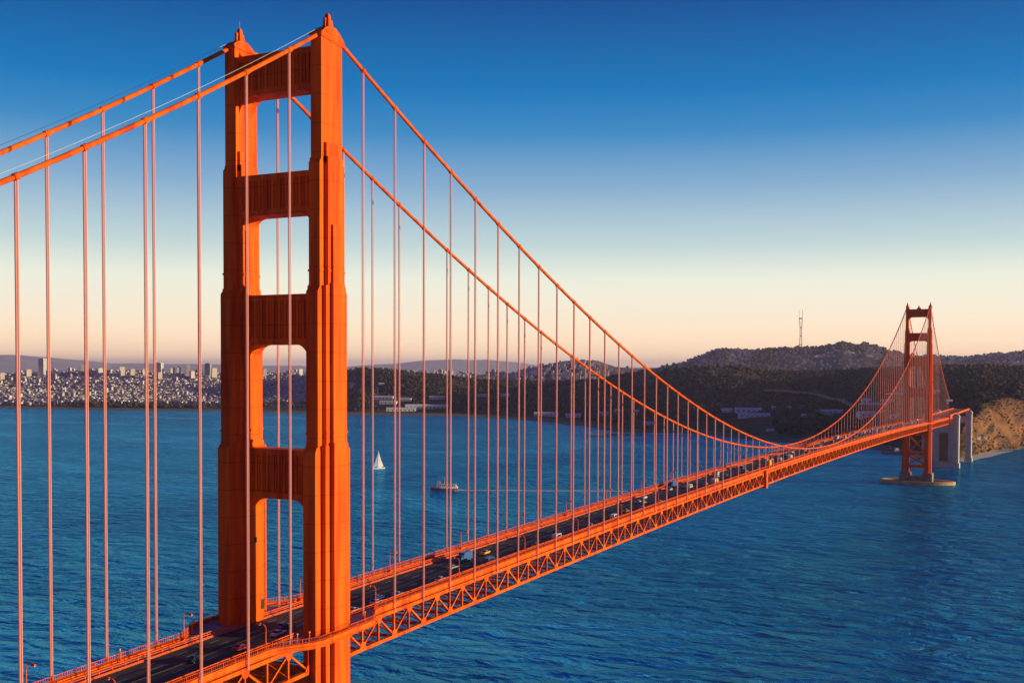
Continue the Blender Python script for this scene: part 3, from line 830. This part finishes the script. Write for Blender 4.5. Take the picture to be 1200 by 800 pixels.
fixed = [(-78,0,'white','car'),(-84,1,'yellow','car'),(-66,1,'black','car'),(-34,2,'black','car'),(-22,1,'red','car'),(-8,1,'white','car'),(-2,2,'blue','car'),
         (20,0,'white','car'),(31,0,'white','car'),(42,0,'silver','car'),(36,1,'blue','car'),(66,0,'white','car'),(84,2,'silver','car'),(98,0,'blue','van'),(97,3,'blue','truck'),
         (112,3,'yellow','car'),(134,0,'yellow','car'),(152,0,'white','van'),(165,2,'black','car'),(185,0,'white','car'),(210,0,'white','van'),(232,1,'yellow','car'),(244,0,'silver','car'),(268,0,'white','car')]
rg = random.Random(5)
for li in range(6):
    x = (285 if li < 2 else 120+li*25)
    while x < 1530:
        x += rg.uniform(18, 48) if x > 820 else rg.uniform(34, 95)
        fixed.append((x, li, rg.choice(['white','white','white','silver','grey','silver','blue','red','white']), rg.choice(['car','car','car','car','van','truck'] if li in (0, 5) else ['car','car','car','van'])))
cnt = {}
for x, li, c, kind in sorted(fixed):
    if x > 1530: continue
    key = (kind, c)
    y, dr, lname = LANES[li]
    if key not in protos: protos[key] = o = make_car(kind, c)
    else: o = copy_tree(protos[key])
    o.location = (x, y, zb(x)+8.757)
    sl_ = math.atan(zb(x+1)-zb(x))
    o.rotation_euler = (0, -sl_ if dr > 0 else sl_, 0 if dr > 0 else PI)
    k2 = (li, x < 0); cnt[k2] = cnt.get(k2, 0)+1
    if x < 0: lab = f'{c} {kind} in the {lname}, {ORD[cnt[k2]-1]} there left of the near tower'
    else: lab = f'{c} {kind} in the {lname}, {ORD[min(35,cnt[k2]-1)]} there right of the near tower'
    tag(o, lab, kind, 'traffic on the bridge')

# ------------------------------------------------------------------ boats
p = on_plane(444, 549, 0); sb = empty('sailboat', (p.x, p.y, 0), R(156))
sb.scale = (1.02, 1.1, 1.0)
tag(sb, 'small sailboat with one orange-white and one bluish sail on the bay', 'sailboat')
hb = MB()
hb.loft([[(x, s_*bw*k, z) for (s_, k, z) in ((-1,.55,-.4),(-1,1,1.7),(1,1,1.7),(1,.55,-.4))] for x, bw in ((-9.5,1.6),(-6,2.3),(0,2.7),(5,2.1),(9,.7),(10.2,.1))])
hb.build('hull', M['white'], sb); hb = MB(); hb.box(-4, 3, -1.3, 1.3, 1.7, 2.6); hb.build('cabin', M['white'], sb)
hb = MB(); hb.tube([(1.5,0,1.7),(1.5,0,26)], .2, 6); hb.tube([(1.5,0,3.2),(-7.5,0,3.0)], .15, 6); hb.build('mast', M['steelrope'], sb)
hb = MB(); hb.add([(1.2,.0,3.5),(-7.3,.5,3.3),(.9,.1,25.5),(-3.6,.9,11),(1.2,.08,3.5),(-7.3,.58,3.3),(.9,.18,25.5),(-3.6,.98,11)], [(0,1,3),(0,3,2),(4,7,5),(4,6,7),(1,5,7,3),(3,7,6,2)]); hb.build('mainsail', M['sail'], sb)
hb = MB(); hb.add([(9.6,0,2.2),(2.4,.9,3.2),(1.9,.1,21),(9.6,.08,2.2),(2.4,.98,3.2),(1.9,.18,21)], [(0,1,2),(3,5,4),(0,3,4,1),(1,4,5,2)]); hb.build('jib', M['bluesail'], sb)

p = on_plane(521, 573.5, 0); fy = empty('tour_boat', (p.x, p.y, 0), YAW+PI/2-.02)
fy.scale = (1.12, 1.2, 1.3)
tag(fy, 'red-hulled tour boat with white deckhouse trailing a long wake', 'boat')
hb = MB()
hb.loft([[(x, s_*bw*k, z*zz) for (s_, k, z) in ((-1,.7,-.6),(-1,1,2.6),(1,1,2.6),(1,.7,-.6))] for x, bw, zz in ((-14,3.2,1),(-8,3.9,1),(4,3.9,1),(10,2.7,1.15),(13.5,1,1.35),(15,.15,1.45))])
hb.build('hull', M['red'], fy)
hb = MB()
hb.loft([[(x, s_*(bw+.06), z*zz) for (s_, z) in ((-1,1.5),(-1,3.1),(1,3.1),(1,1.5))] for x, bw, zz in ((-14.1,3.2,1),(-8,3.9,1),(4,3.9,1),(10,2.7,1.15),(13.6,1,1.35),(15.2,.15,1.45))])
hb.build('bulwark', M['white'], fy)
hb = MB(); hb.box(-12.5, 8, -3.2, 3.2, 2.6, 4.9); hb.box(-11, 4, -2.6, 2.6, 5.1, 5.4); hb.box(-12.8, 8.4, -3.5, 3.5, 4.9, 5.1); dh = hb.build('deckhouse', M['white'], fy)
hb = MB()
for i in range(9): hb.box(-11.5+i*2.1, -10.2+i*2.1, -3.23, 3.23, 3.5, 4.4)
hb.build('window', M['glass'], dh)
hb = MB(); hb.box(4.5, 7.6, -1.8, 1.8, 5.1, 8.2); hb.build('wheelhouse', M['white'], fy)
hb = MB(); hb.tube([(0,0,5.1),(0,0,11.5)], .35, 6); hb.box(-.9, .9, -.1, .1, 10.6, 11.1); hb.build('mast', M['white'], fy)
def ribbon(name, pts, mt, label=None, cat=None, z=.05, kind=None):
    m = MB(); L_ = [Vector(q[:3]) for q in pts]; ws = [q[3] for q in pts]; vs = []
    for i, q in enumerate(L_):
        d = (L_[min(i+1, len(L_)-1)]-L_[max(0, i-1)]); d.z = 0; d.normalize(); sd = Vector((-d.y, d.x, 0))
        vs += [q+sd*ws[i]/2, q-sd*ws[i]/2]
    m.add(vs, [(2*i, 2*i+1, 2*i+3, 2*i+2) for i in range(len(L_)-1)])
    o = m.build(name, mt, fixn=False); tag(o, label, cat, kind=kind); return o
def water_line(pxs, mt, name, wds, label, kind='stuff', zz=.12):
    pts = []
    for (px, py), wd in zip(pxs, wds): q = on_plane(px, py, zz); pts.append((q.x, q.y, zz, wd))
    return ribbon(name, pts, mt, label, 'foam', kind=kind)
M['wake'] = mat('wake_foam', (.62, .68, .70), .6, var=.2, scale=.1, color2=(.20, .34, .42))
ps = [(533+i*12, 574+1.6*i/24+math.sin(i*.8)*.1) for i in range(18)]
water_line(ps, M['wake'], 'wake', [22]+[13]*16+[6], 'thin pale wake line trailing right from the red tour boat')
water_line([(182, 489.6), (200, 490.0), (225, 490.3), (236, 490.2)], M['wake'], 'wake', [6, 24, 24, 6], 'short pale streak on the water left of the near tower')
water_line([(1128, 541), (1140, 536.5), (1150, 534.5), (1160, 532), (1172, 529.8), (1186, 528.2)], M['foam'], 'surf', [14, 26, 30, 26, 18, 6], 'white surf along the little beach under the cliff')

# dark workboat near the far tower
p = on_plane(1045, 531.5, 0); wbt = empty('workboat', (p.x, p.y, 0), YAW+PI/2)
tag(wbt, 'low dark workboat with red stripe moored left of the far tower', 'boat')
hb = MB()
hb.loft([[(x, s_*bw*k, z) for (s_, k, z) in ((-1,.8,-.6),(-1,1,3.2),(1,1,3.2),(1,.8,-.6))] for x, bw in ((-17,3.5),(-10,4.5),(8,4.5),(14,3),(18,.3))])
hb.build('hull', M['concrete_dark'], wbt)
hb = MB(); hb.box(-12, -5, -3, 3, 3.2, 7.5); hb.box(-11, -6, -2.4, 2.4, 7.5, 10); hb.build('deckhouse', M['white'], wbt)
hb = MB(); hb.tube([(3,0,3.2),(3,0,14)], .3, 6); hb.build('mast', M['red'], wbt)

# ------------------------------------------------------------------ piers / breakwaters on the far shore
def pier_strip(px0, px1, y, wd, name, lab, mt, cat='pier'):
    a = on_plane(px0, y[0], 0); b2 = on_plane(px1, y[1], 0); root = empty(name, (a.x, a.y, 0)); d = b2-a; d.z = 0
    rz = math.atan2(d.y, d.x); root.rotation_euler = (0, 0, rz); L_ = d.length
    m = MB(); m.box(0, L_, -wd/2, wd/2, 2.2, 3.4); m.build('deck', mt, root)
    m = MB(); k = 0
    while k < L_:
        for yy in (-wd/2+.8, wd/2-.8): m.box(k, k+1.2, yy-.6, yy+.6, -3, 2.2)
        k += 9
    m.build('piles', M['concrete_dark'], root); tag(root, lab, cat); return root
pier_strip(689, 752, (510.2, 509.6), 10, 'wharf', 'dark wharf reaching out over blue water, the lower of two thin piers', M['concrete_dark'])
pier_strip(632, 690, (496.5, 497.5), 8, 'jetty', 'thin pale jetty in front of the green shore strip', M['sand'])
pier_strip(748, 815, (509.0, 509.8), 6, 'jetty', 'pale jetty running right from the end of the dark wharf', M['white'])

# ------------------------------------------------------------------ buildings
PAL = [(.62,.60,.60),(.70,.66,.60),(.52,.50,.55),(.72,.70,.70),(.48,.38,.34),(.60,.52,.42),(.34,.34,.38),(.66,.55,.50)]
HM = [mat('stucco_%d' % i, (min(.85, c_[0]*1.15), min(.85, c_[1]*1.13), min(.88, c_[2]*1.2)), .85, var=.08, scale=.05) for i, c_ in enumerate(PAL)]
RM = [mat('flat_roof_%d' % i, c_, .9, var=.08, scale=.05) for i, c_ in enumerate([(.22,.21,.22),(.35,.33,.33),(.14,.13,.14),(.30,.18,.14)])]
WD = mat('dark_windows', (.06,.07,.10), .3, spec=.6)
CITY_ROT = R(20)
def bvs(mb, p, wx, wy, h, rot, mi, ri, style, winmi=None):
    cr_, sr = math.cos(rot), math.sin(rot)
    def T(x, y, z): return (p.x+x*cr_-y*sr, p.y+x*sr+y*cr_, p.z+z)
    hx, hy = wx/2, wy/2; b0 = -12
    V = [T(-hx,-hy,b0),T(hx,-hy,b0),T(hx,hy,b0),T(-hx,hy,b0),T(-hx,-hy,h),T(hx,-hy,h),T(hx,hy,h),T(-hx,hy,h)]
    mb.add(V, [(0,1,5,4),(1,2,6,5),(2,3,7,6),(3,0,4,7)], mi)
    if style == 'gable':
        g = h+min(wx, wy)*.3
        V2 = [T(-hx,-hy,h),T(hx,-hy,h),T(hx,hy,h),T(-hx,hy,h),T(-hx,0,g),T(hx,0,g)]
        mb.add(V2, [(0,1,5,4),(2,3,4,5)], ri); mb.add(V2, [(1,2,5),(3,0,4)], mi)
    else:
        mb.add([T(-hx,-hy,h),T(hx,-hy,h),T(hx,hy,h),T(-hx,hy,h)], [(0,1,2,3)], ri)
    if winmi is not None:
        fl = int(h/3.2)
        for f_ in range(fl):
            z0 = 1.3+f_*3.2
            V = [T(-hx-.05,-hy+.8,z0),T(-hx-.05,hy-.8,z0),T(-hx-.05,hy-.8,z0+1.5),T(-hx-.05,-hy+.8,z0+1.5)]
            mb.add(V, [(0,1,2,3)], winmi)
            V = [T(-hx+.8,-hy-.05,z0),T(hx-.8,-hy-.05,z0),T(hx-.8,-hy-.05,z0+1.5),T(-hx+.8,-hy-.05,z0+1.5)]
            mb.add(V, [(0,1,2,3)], winmi)
rc = random.Random(21)
blds = []
occ = set()
def try_build(px, D, wx, wy, h, style):
    p = wpos(px, D)
    # street grid: snap to lots, leave streets open
    cr_, sr = math.cos(CITY_ROT), math.sin(CITY_ROT)
    gx, gy = p.x*cr_+p.y*sr, -p.x*sr+p.y*cr_
    ix, iy = math.floor(gx/17), math.floor(gy/15)
    if ix % 7 == 0 or iy % 9 == 0 or (ix, iy) in occ: return False
    occ.add((ix, iy)); gx, gy = (ix+.5)*17+rc.uniform(-.8, .8), (iy+.5)*15+rc.uniform(-.8, .8)
    p = Vector((gx*cr_-gy*sr, gx*sr+gy*cr_, 0))
    d = p-Vector((CAM.x, CAM.y, 0)); D2 = d.dot(Fh); px2 = 600+FPX*d.dot(Rh)/D2
    Ds, _ = levels(px2)
    if D2 < Ds[2]+10: return False
    p.z = height(px2, D2); blds.append((D2, px2, p, wx, wy, h, style)); return True
for _ in range(34000):
    px = rc.uniform(-90, 398); D = 4150+(6000-4150)*rc.random()**.8
    Ds, _z = levels(px)
    frac = (D-Ds[2])/(Ds[4]-Ds[2])
    if frac < .06 and rc.random() < .7: continue
    h = rc.choice([6, 7, 7, 8, 9, 10, 11]) if rc.random() > .02 else rc.uniform(15, 26)
    try_build(px, D, rc.uniform(11, 16), rc.uniform(10, 14), h, 'gable' if rc.random() < .35 else 'flat')
ncity = len(blds)
for _ in range(900):   # lit strip beyond the wooded ridge
    try_build(rc.uniform(470, 745), rc.uniform(5700, 6350), rc.uniform(12, 18), rc.uniform(11, 16), rc.uniform(8, 22), 'flat')
for _ in range(2600):   # houses on the hill slopes under the mast
    px = rc.choice([rc.uniform(770, 1060), rc.uniform(820, 880), rc.uniform(1095, 1230)]); try_build(px, rc.uniform(5700, 7700), rc.uniform(10, 15), rc.uniform(10, 14), rc.uniform(6, 10), 'gable')
blds_city = sorted(blds, key=lambda b: -(b[3]*b[5]/b[0]**2))
vis = [b for b in blds_city if 2 < b[1] < 396 and not (252 < b[1] < 300 or 358 < b[1] < 408)]
solo = vis[:300]; solo_ids = set(id(b[2]) for b in solo)
rest = [b for b in blds if id(b[2]) not in solo_ids]
mb = MB()
for D, px, p, wx, wy, h, stl in rest:
    bvs(mb, p, wx, wy, h, CITY_ROT, rc.randrange(8), 8+rc.randrange(4), stl, 12 if D < 5200 and px < 410 else None)
o = mb.build('city_houses', HM+RM+[WD], fixn=False)
tag(o, 'dense pale mass of small city houses covering the far hillsides', 'houses', kind='stuff')
hm_var = {}
for D, px, p, wx, wy, h, stl in solo:
    ci, ri = rc.randrange(8), rc.randrange(4)
    m = MB(); bvs(m, Vector((0,0,0)), wx, wy, h, 0, 0, 1, stl, 2)
    o = m.build('city_block', [HM[ci], RM[ri], WD], None, p, CITY_ROT, fixn=False)
    tag(o, 'larger pale flat-fronted block standing out among the hillside city houses', 'building', 'larger blocks scattered in the hillside city')

def landmark(px, wpx, ytop, D, c_, lab, depth=16, roofbox=True, name='apartment_tower', rot=CITY_ROT, floors=True):
    p = ground(px, D); zt = at_depth(px, ytop, D).z; h = max(6, zt-p.z); wd = wpx*D/FPX*.72
    root = empty(name, p, rot); tag(root, lab, 'building')
    m = MB(); m.box(-depth/2, depth/2, -wd/2, wd/2, -10, h); m.box(-depth/2-.3, depth/2+.3, -wd/2-.3, wd/2+.3, h, h+.9); m.build('wall', c_, root)
    if roofbox:
        m = MB(); m.box(-depth/4, depth/4, -wd/5, wd/5, h+.9, h+4); m.build('roof', RM[1], root)
    if floors:
        for f_ in range(int(h/3.4)):
            if f_ > 22: break
            z0 = h-2.6-3.4*f_; m = MB()
            m.box(-depth/2-.06, -depth/2+.1, -wd/2+.8, wd/2-.8, z0, z0+1.6); m.box(-depth/2+1, depth/2-1, -wd/2-.06, -wd/2+.1, z0, z0+1.6)
            m.build('window_row', WD, root)
    return root
LM = [(50, 9, 420.5, 5500, 3, 30, 'tall narrow white tower alone on the skyline, leftmost of the high ones'),
      (186, 10, 424, 5500, 3, 30, 'pale tall block on the skyline left of the near tower, squarest of the high ones'),
      (244, 7, 424.5, 5500, 6, 22, 'tall grey stepped block closest to the near tower on its left'),
      (251, 7, 430, 5450, 5, 24, 'golden block hugging the tall grey block beside the near tower'),
      (3, 12, 435.5, 5400, 5, 20, 'long low golden block at the left edge of the skyline'),
      (21, 7, 434, 5400, 5, 20, 'small golden block behind the first hanger from the left'),
      (34, 8, 431.5, 5450, 5, 22, 'golden block between first and second hangers from the left'),
      (97, 9, 427, 5500, 4, 22, 'orange-lit block on the hilltop by the third hanger'),
      (118, 7, 430, 5450, 3, 22, 'bright white block below the hilltop by the fourth hanger'),
      (125, 12, 426, 5520, 6, 20, 'dark roofed wide block crowning the hilltop'),
      (143, 7, 428.5, 5450, 5, 24, 'upper yellow block just right of the hilltop'),
      (155, 13, 431, 5400, 5, 20, 'wide yellow block below the skyline left of the square tower'),
      (170, 6, 431, 5450, 1, 20, 'cream block behind the close pair of hangers'),
      (187, 12, 435, 5350, 5, 18, 'low wide golden block under the square pale tower'),
      (202, 6, 430, 5500, 5, 20, 'small golden block first right of the square tower'),
      (209, 5, 429, 5500, 6, 20, 'small grey block second right of the square tower'),
      (220, 5, 427, 5500, 4, 18, 'thin brown tower midway between the square tower and the near tower'),
      (225, 16, 433.5, 5400, 1, 18, 'long cream block below the thin brown tower'),
      (310, 6, 431, 5500, 6, 18, 'dark block on the skyline seen left in the tower portal'),
      (352, 7, 431, 5500, 3, 18, 'pale block on the skyline seen right in the tower portal')]
for a in LM: landmark(a[0], a[1]*(1 if a[2] < 424 else 1.25), a[2]+(0 if a[2] < 424 else 1.5), a[3], M['white'] if a[4] == 3 else HM[a[4]], a[6], a[5], rot=CITY_ROT if a[2] < 425 else R(-38), floors=a[2] < 428)
for i, (px, wpx, yt, D, ci, lab) in enumerate([(499,5,434,6150,5,'golden block farthest left in the lit row right of the near tower'),(516,6,433,6150,5,'second golden block of the lit row right of the near tower'),
        (527,8,434.5,6100,5,'wide golden block at the middle of the lit row'),(578,6,433,6150,5,'tall bright golden block right of centre in the lit row'),(590,8,435.5,6100,1,'low bright block just right of the tall golden one'),
        (632,8,435,6150,4,'orange-lit block at the right end of the lit row'),(735,4,429,6200,6,'slim grey tower where the front cable crosses the skyline'),(745,7,433,6150,1,'cream block beside the slim grey tower at the saddle')]):
    landmark(px, wpx, yt, D, HM[ci], lab, 22)
landmark(967, 36, 420.5, 7000, HM[7], 'long pinkish hospital slab on the slope below the mast', 30, rot=YAW, name='hospital_block')
landmark(936, 8, 424, 7000, HM[3], 'small cream block left of the long pinkish slab', 16, rot=YAW)
landmark(995, 16, 424, 7100, HM[7], 'pale stepped block right of the long pinkish slab', 16, rot=YAW)
landmark(1018, 10, 428.5, 6900, HM[5], 'golden-lit low block left of the far tower on the hill foot', 16, rot=YAW)

# sheds with white roofs in the park
CLEAR = []
def shed(px, wpx, y, D, hh, dep, lab, mi=None, name='shed'):
    Ds_ = levels(px)[0]; best = None; d = Ds_[2]
    while d < Ds_[4]:
        yy = HY(px)+(143-height(px, d))*FPX/d
        if best is None or abs(yy-y-1) < best[0]: best = (abs(yy-y-1), d)
        d += 15
    D = best[1]; p = ground(px, D); CLEAR.append((px, wpx, D)); wd = wpx*D/FPX
    r = empty(name, p, YAW+R(rc.uniform(-6, 6))); tag(r, lab, 'shed' if name == 'shed' else 'building')
    m = MB(); m.box(-dep/2, dep/2, -wd/2, wd/2, -14, hh); m.build('wall', mi or M['white'], r)
    m = MB(); m.prism([(-dep/2-.8, hh+.02), (0, hh+dep*.22), (dep/2+.8, hh+.02)], -wd/2-.8, wd/2+.8, axis='y'); m.build('roof', M['roof_white'], r)
    m = MB(); n = max(2, int(wd/12))
    for i in range(n): yy = -wd/2+(i+.5)*wd/n; m.box(-dep/2-.08, -dep/2+.1, yy-2, yy+2, 1, hh*.7)
    m.build('door', WD, r)
SH = [(450,22,467,4000,7,22,'white roofed shed, left one of the row on the dark slope right of near tower'),(475,14,468.5,4000,6,20,'short white roofed shed, middle of the row on the dark slope'),
      (512,18,467,4000,7,20,'white roofed shed, right one of the row on the dark slope'),(455,20,472,3900,7,18,'long grey-white shed just below the left white shed'),
      (500,50,478,3750,9,26,'longest pale shed near the shore between near tower and midspan'),(470,34,481,3680,8,22,'pale low shed right at the shore below the longest shed'),
      (415,10,450,4300,6,14,'tiny white building high on dark slope beside near tower, left'),(447,6,450,4300,6,12,'tiny white building high on dark slope beside near tower, right'),
      (565,14,463.5,4050,6,14,'small white building in the middle of the dark slope'),(592,10,463,4050,6,14,'small white building, right neighbour of the middle one on the dark slope'),
      (640,28,486,3350,7,20,'long white roofed hall behind the yellow-green shore strip'),(672,18,487.5,3250,7,18,'shorter white hall right of the long one behind the green strip'),
      (707,12,486,3300,9,18,'white peaked hall at the harbour by the jetty'),(724,6,484,3200,12,14,'tall narrow white shed by the harbour'),(746,6,485,3150,12,14,'tall narrow white shed, right of its twin by the harbour'),
      (760,12,497,2950,6,14,'low pale shed on the harbour flat'),(852,12,481.5,2950,6,18,'short white shed, left of two on the dark park flat'),(877,30,481.5,2950,7,20,'long white shed in the dark park, upper of two'),
      (884,36,487,2850,5,22,'long grey-white shed in the dark park, lower of two'),(907,4,479,3000,8,10,'tiny white house right of the long white shed'),(925,5,479,3000,7,10,'tiny white house, second right of the long shed'),
      (942,5,487,2900,5,10,'tiny white house below the road bend'),(903,8,505,2600,4,12,'small low white hut near the shore under the cables'),
      (975,26,483,2650,5,22,'long bluish roofed shed near the far cable'),(1015,10,471,2600,7,22,'white peaked hall left of the far tower'),(1040,12,472,2600,6,22,'second white hall left of the far tower'),
      (1021,30,486,2500,5,26,'low white roofed hall lower left of the far tower'),(1049,10,489,2400,6,14,'small pale shed touching the far tower on its left'),
      (1098,5,460,2600,7,12,'bright white house just right of the far tower'),(1113,5,472,2400,6,12,'small white house between the far tower and the pylon')]
for a in SH: shed(*a)
for a in [(1024,30,478,2550,11,20,'wide brick barrack left of the far tower, front one'),(1048,18,466,2680,10,18,'brick barrack behind the wide one, left of the far tower')]:
    shed(*a[:6], a[6], M['brick'], 'brick_barrack')

# mast on the hill: three-legged antenna
D = 7780; pm = ground(938, D); base = Vector((pm.x, pm.y, at_depth(938, 408, D).z-8)); top = at_depth(938, 363, D).z-base.z
an = empty('antenna_mast', base); tag(an, 'tall three-pronged red and white antenna mast on the hill ridge', 'antenna')
hz = [0, .12, .34, .55, .78]; wid = [24, 20, 13, 14, 24]
cors = [[(wid[i]*math.cos(a)*.58, wid[i]*math.sin(a)*.58, hz[i]*top) for a in (R(100), R(220), R(340))] for i in range(5)]
for k in range(3):
    m = MB(); m.tube([cors[i][k] for i in range(5)], 1.9, 6); c0 = cors[4][k]; m.tube([c0, (c0[0], c0[1], top)], [1.5, .7], 6); m.build('leg', M['antenna'], an)
for i in range(1, 5):
    m = MB()
    for k in range(3):
        a = Vector(cors[i][k]); b_ = Vector(cors[i][(k+1) % 3]); m.bar(a, b_, 4, 7)
        if i < 4:
            m.bar(cors[i][k], cors[i+1][(k+1) % 3], .8)
    m.build('platform', M['antenna'], an)
# roads / viaduct glowing in the sun
M['roadline'] = mat('viaduct_concrete', (.42, .30, .20), .9, var=.1, scale=.05)
def drape(name, pts, wd, lab, up=3.0):
    r = MB(); rings = []
    P = []
    for i in range(len(pts)-1):
        (a, da), (b_, db) = pts[i], pts[i+1]
        for t in range(8): P.append((a+(b_-a)*t/8, da+(db-da)*t/8))
    P.append(pts[-1]); W_ = [wpos(*q) for q in P]
    for i, q in enumerate(W_):
        d = W_[min(i+1, len(W_)-1)]-W_[max(0, i-1)]; d.z = 0; d.normalize(); sd = Vector((-d.y, d.x, 0))
        z = max(height(P[i][0]+a_, P[i][1]) for a_ in (-2, 0, 2))+up
        q0 = Vector((q.x, q.y, z)); rings.append([q0+sd*wd/2+Vector((0,0,1.5)), q0-sd*wd/2+Vector((0,0,1.5)), q0-sd*wd/2-Vector((0,0,4)), q0+sd*wd/2-Vector((0,0,4))])
    r.loft(rings); o = r.build(name, M['roadline']); tag(o, kind='structure'); return o
drape('road', [(895, 3250), (925, 3200), (960, 3100), (985, 2950), (1000, 2800)], 11, '', 9)
drape('road', [(935, 2850), (955, 2780), (965, 2700), (975, 2620)], 9, '', 6)
drape('road', [(1150, 2320), (1175, 2380), (1200, 2420), (1240, 2440)], 14, '', 2)

# ------------------------------------------------------------------ woods
ico = bmesh.new(); bmesh.ops.create_icosphere(ico, subdivisions=1, radius=1)
iv = [v.co.copy() for v in ico.verts]; ifc = [tuple(v.index for v in f.verts) for f in ico.faces]; ico.free()
def clump(mb, p, r, h, mi, rr):
    a = rr.uniform(0, 6.28); ca_, sa = math.cos(a), math.sin(a)
    vs = []
    for v in iv:
        k = rr.uniform(.7, 1.25); x, y = v.x*r*k, v.y*r*k
        vs.append((p.x+x*ca_-y*sa, p.y+x*sa+y*ca_, p.z+h*.5+v.z*h*.62*k))
    mb.add(vs, ifc, mi)
rw = random.Random(8)
wood = MB(); scrub = MB(); nt_ = 0
for _ in range(42000):
    px = rw.uniform(404, 1260); Ds, Zs = levels(px)
    D = Ds[2]+60+(Ds[4]+150-Ds[2]-60)*rw.random()**.8
    p = wpos(px, D)
    n = noise.fractal(Vector((p.x/220, p.y/220, 0)), 1, 2, 4)
    if px > 1085 and D < Ds[3]+100:
        if rw.random() < .45: continue
        p.z = height(px, D); clump(scrub, p, rw.uniform(1.2, 3.2), rw.uniform(1.2, 2.6), 0, rw); continue
    if n > .15 and rw.random() < .8: continue
    if D > Ds[4]-260 and (430 < px < 500 or 750 < px < 850 or px > 1120) and rw.random() < .85: continue
    if (D-Ds[2] < 260) and (rw.random() < .75 or 625 < px < 860): continue
    if any(abs(px-a_) < w_/2+1.5 and d_-230 < D < d_+25 for a_, w_, d_ in CLEAR): continue
    s_ = rw.uniform(.7, 1.35); p.z = height(px, D)-1
    (clump(wood, p, 5.6*s_, rw.uniform(5, 10)*s_, 0, rw) if rw.random() > .16+.5*max(0, n) else clump(scrub, p, 5*s_, rw.uniform(4, 8)*s_, 0, rw)); nt_ += 1
for _ in range(5000):
    px = rw.choice([rw.uniform(830, 1060), rw.uniform(780, 1240)]); Ds, Zs = levels(px); D = rw.uniform(Ds[6]-2600, Ds[6]+60)
    if noise.noise(Vector((px/9, D/300, 2))) < -.12 or (920 < px < 1032 and 6200 < D < 7150): continue
    p = wpos(px, D); p.z = height(px, D)-1; clump(scrub, p, rw.uniform(6, 13), rw.uniform(8, 17), 0, rw)
for _ in range(2600):   # low bushes on the eroded bluff
    px = rw.uniform(1128, 1270); Ds, Zs = levels(px); D = rw.uniform(Ds[2]-15, Ds[3]+120); p = wpos(px, D)
    if noise.noise(Vector((p.x/40, p.y/40, 4))) < -.05: continue
    p.z = height(px, D)-.4; clump(wood if rw.random() < .5 else scrub, p, rw.uniform(1, 2.8), rw.uniform(1, 2.4), 0, rw)
for _ in range(900):   # greenery inside the city
    px = rw.uniform(-60, 398); Ds, Zs = levels(px); D = rw.uniform(Ds[2], Ds[2]+200) if rw.random() < .6 and 95 < px < 240 else rw.uniform(Ds[2], 5800)
    p = wpos(px, D); p.z = height(px, D)-1; clump(wood, p, rw.uniform(5, 10), rw.uniform(7, 13), 0, rw)
tag(wood.build('woodland', M['foliage'], fixn=False), 'dark evergreen woodland covering the park slopes behind the strait', 'woodland', kind='stuff')
tag(scrub.build('scrub', M['foliage_dry'], fixn=False), 'dry scrub and small trees on cliff, hills and shore', 'scrub', kind='stuff')

# single trees that stand clear at the cliff top
def make_tree():
    r = empty('cypress_tree')
    t = MB(); t.tube([(0,0,-2),(0.2,0,4),(.1,.2,9)], [.9,.6,.3], 7)
    for a in range(4): t.tube([(0,0,3+a), (2.5*math.cos(a*1.6), 2.5*math.sin(a*1.6), 7+a)], [.3,.12], 5)
    t.build('trunk', M['bark'], r)
    c_ = MB()
    for _ in range(420):
        a = rw.uniform(0, 6.28); rr = 5.2*math.sqrt(rw.random()); z = rw.uniform(4.5, 15)
        k = 1-abs(z-9)/9
        p = Vector((rr*k*math.cos(a), rr*k*math.sin(a), z)); n_ = Vector((rw.uniform(-1,1), rw.uniform(-1,1), rw.uniform(-.4,1))).normalized()
        t1 = n_.orthogonal().normalized()*rw.uniform(.5, .9); t2_ = n_.cross(t1)
        c_.add([p-t1-t2_, p+t1-t2_, p+t1*.8+t2_, p-t1+t2_*.7], [(0,1,2,3)])
    c_.build('crown', M['foliage'], r, fixn=False)
    return r
tr0 = None
for i, (px, D, sc) in enumerate([(1124,2330,1.1),(1134,2360,1.3),(1143,2350,1.0),(1152,2380,1.25),(1160,2390,1.5),(1168,2400,1.3),(1176,2420,1.0),(1186,2440,1.2)]):
    o = make_tree() if tr0 is None else copy_tree(tr0); tr0 = tr0 or o
    o.location = ground(px, D); o.scale = (sc, sc, sc); o.rotation_euler = (0, 0, i*1.3)
    tag(o, f'dark cypress on the cliff top right of the far tower, {ORD[i]} from the left', 'tree', 'cypress trees along the cliff top')

# ------------------------------------------------------------------ air
hz_ = MB(); hz_.box(-2500, 58000, -12000, 58000, -31, 640)
ho = hz_.build('haze', None); ho.data.materials.clear()
hm = bpy.data.materials.new('haze'); hm.use_nodes = True; nt = hm.node_tree
for n in list(nt.nodes): nt.nodes.remove(n)
pv = nt.nodes.new('ShaderNodeVolumePrincipled'); om = nt.nodes.new('ShaderNodeOutputMaterial')
pv.inputs['Color'].default_value = (.66, .64, 1.0, 1); pv.inputs['Density'].default_value = HAZE; pv.inputs['Anisotropy'].default_value = .2
nt.links.new(pv.outputs[0], om.inputs['Volume']); ho.data.materials.append(hm); tag(ho, kind='stuff')
scene.cycles.volume_bounces = 0
scene.cycles.max_bounces = 5
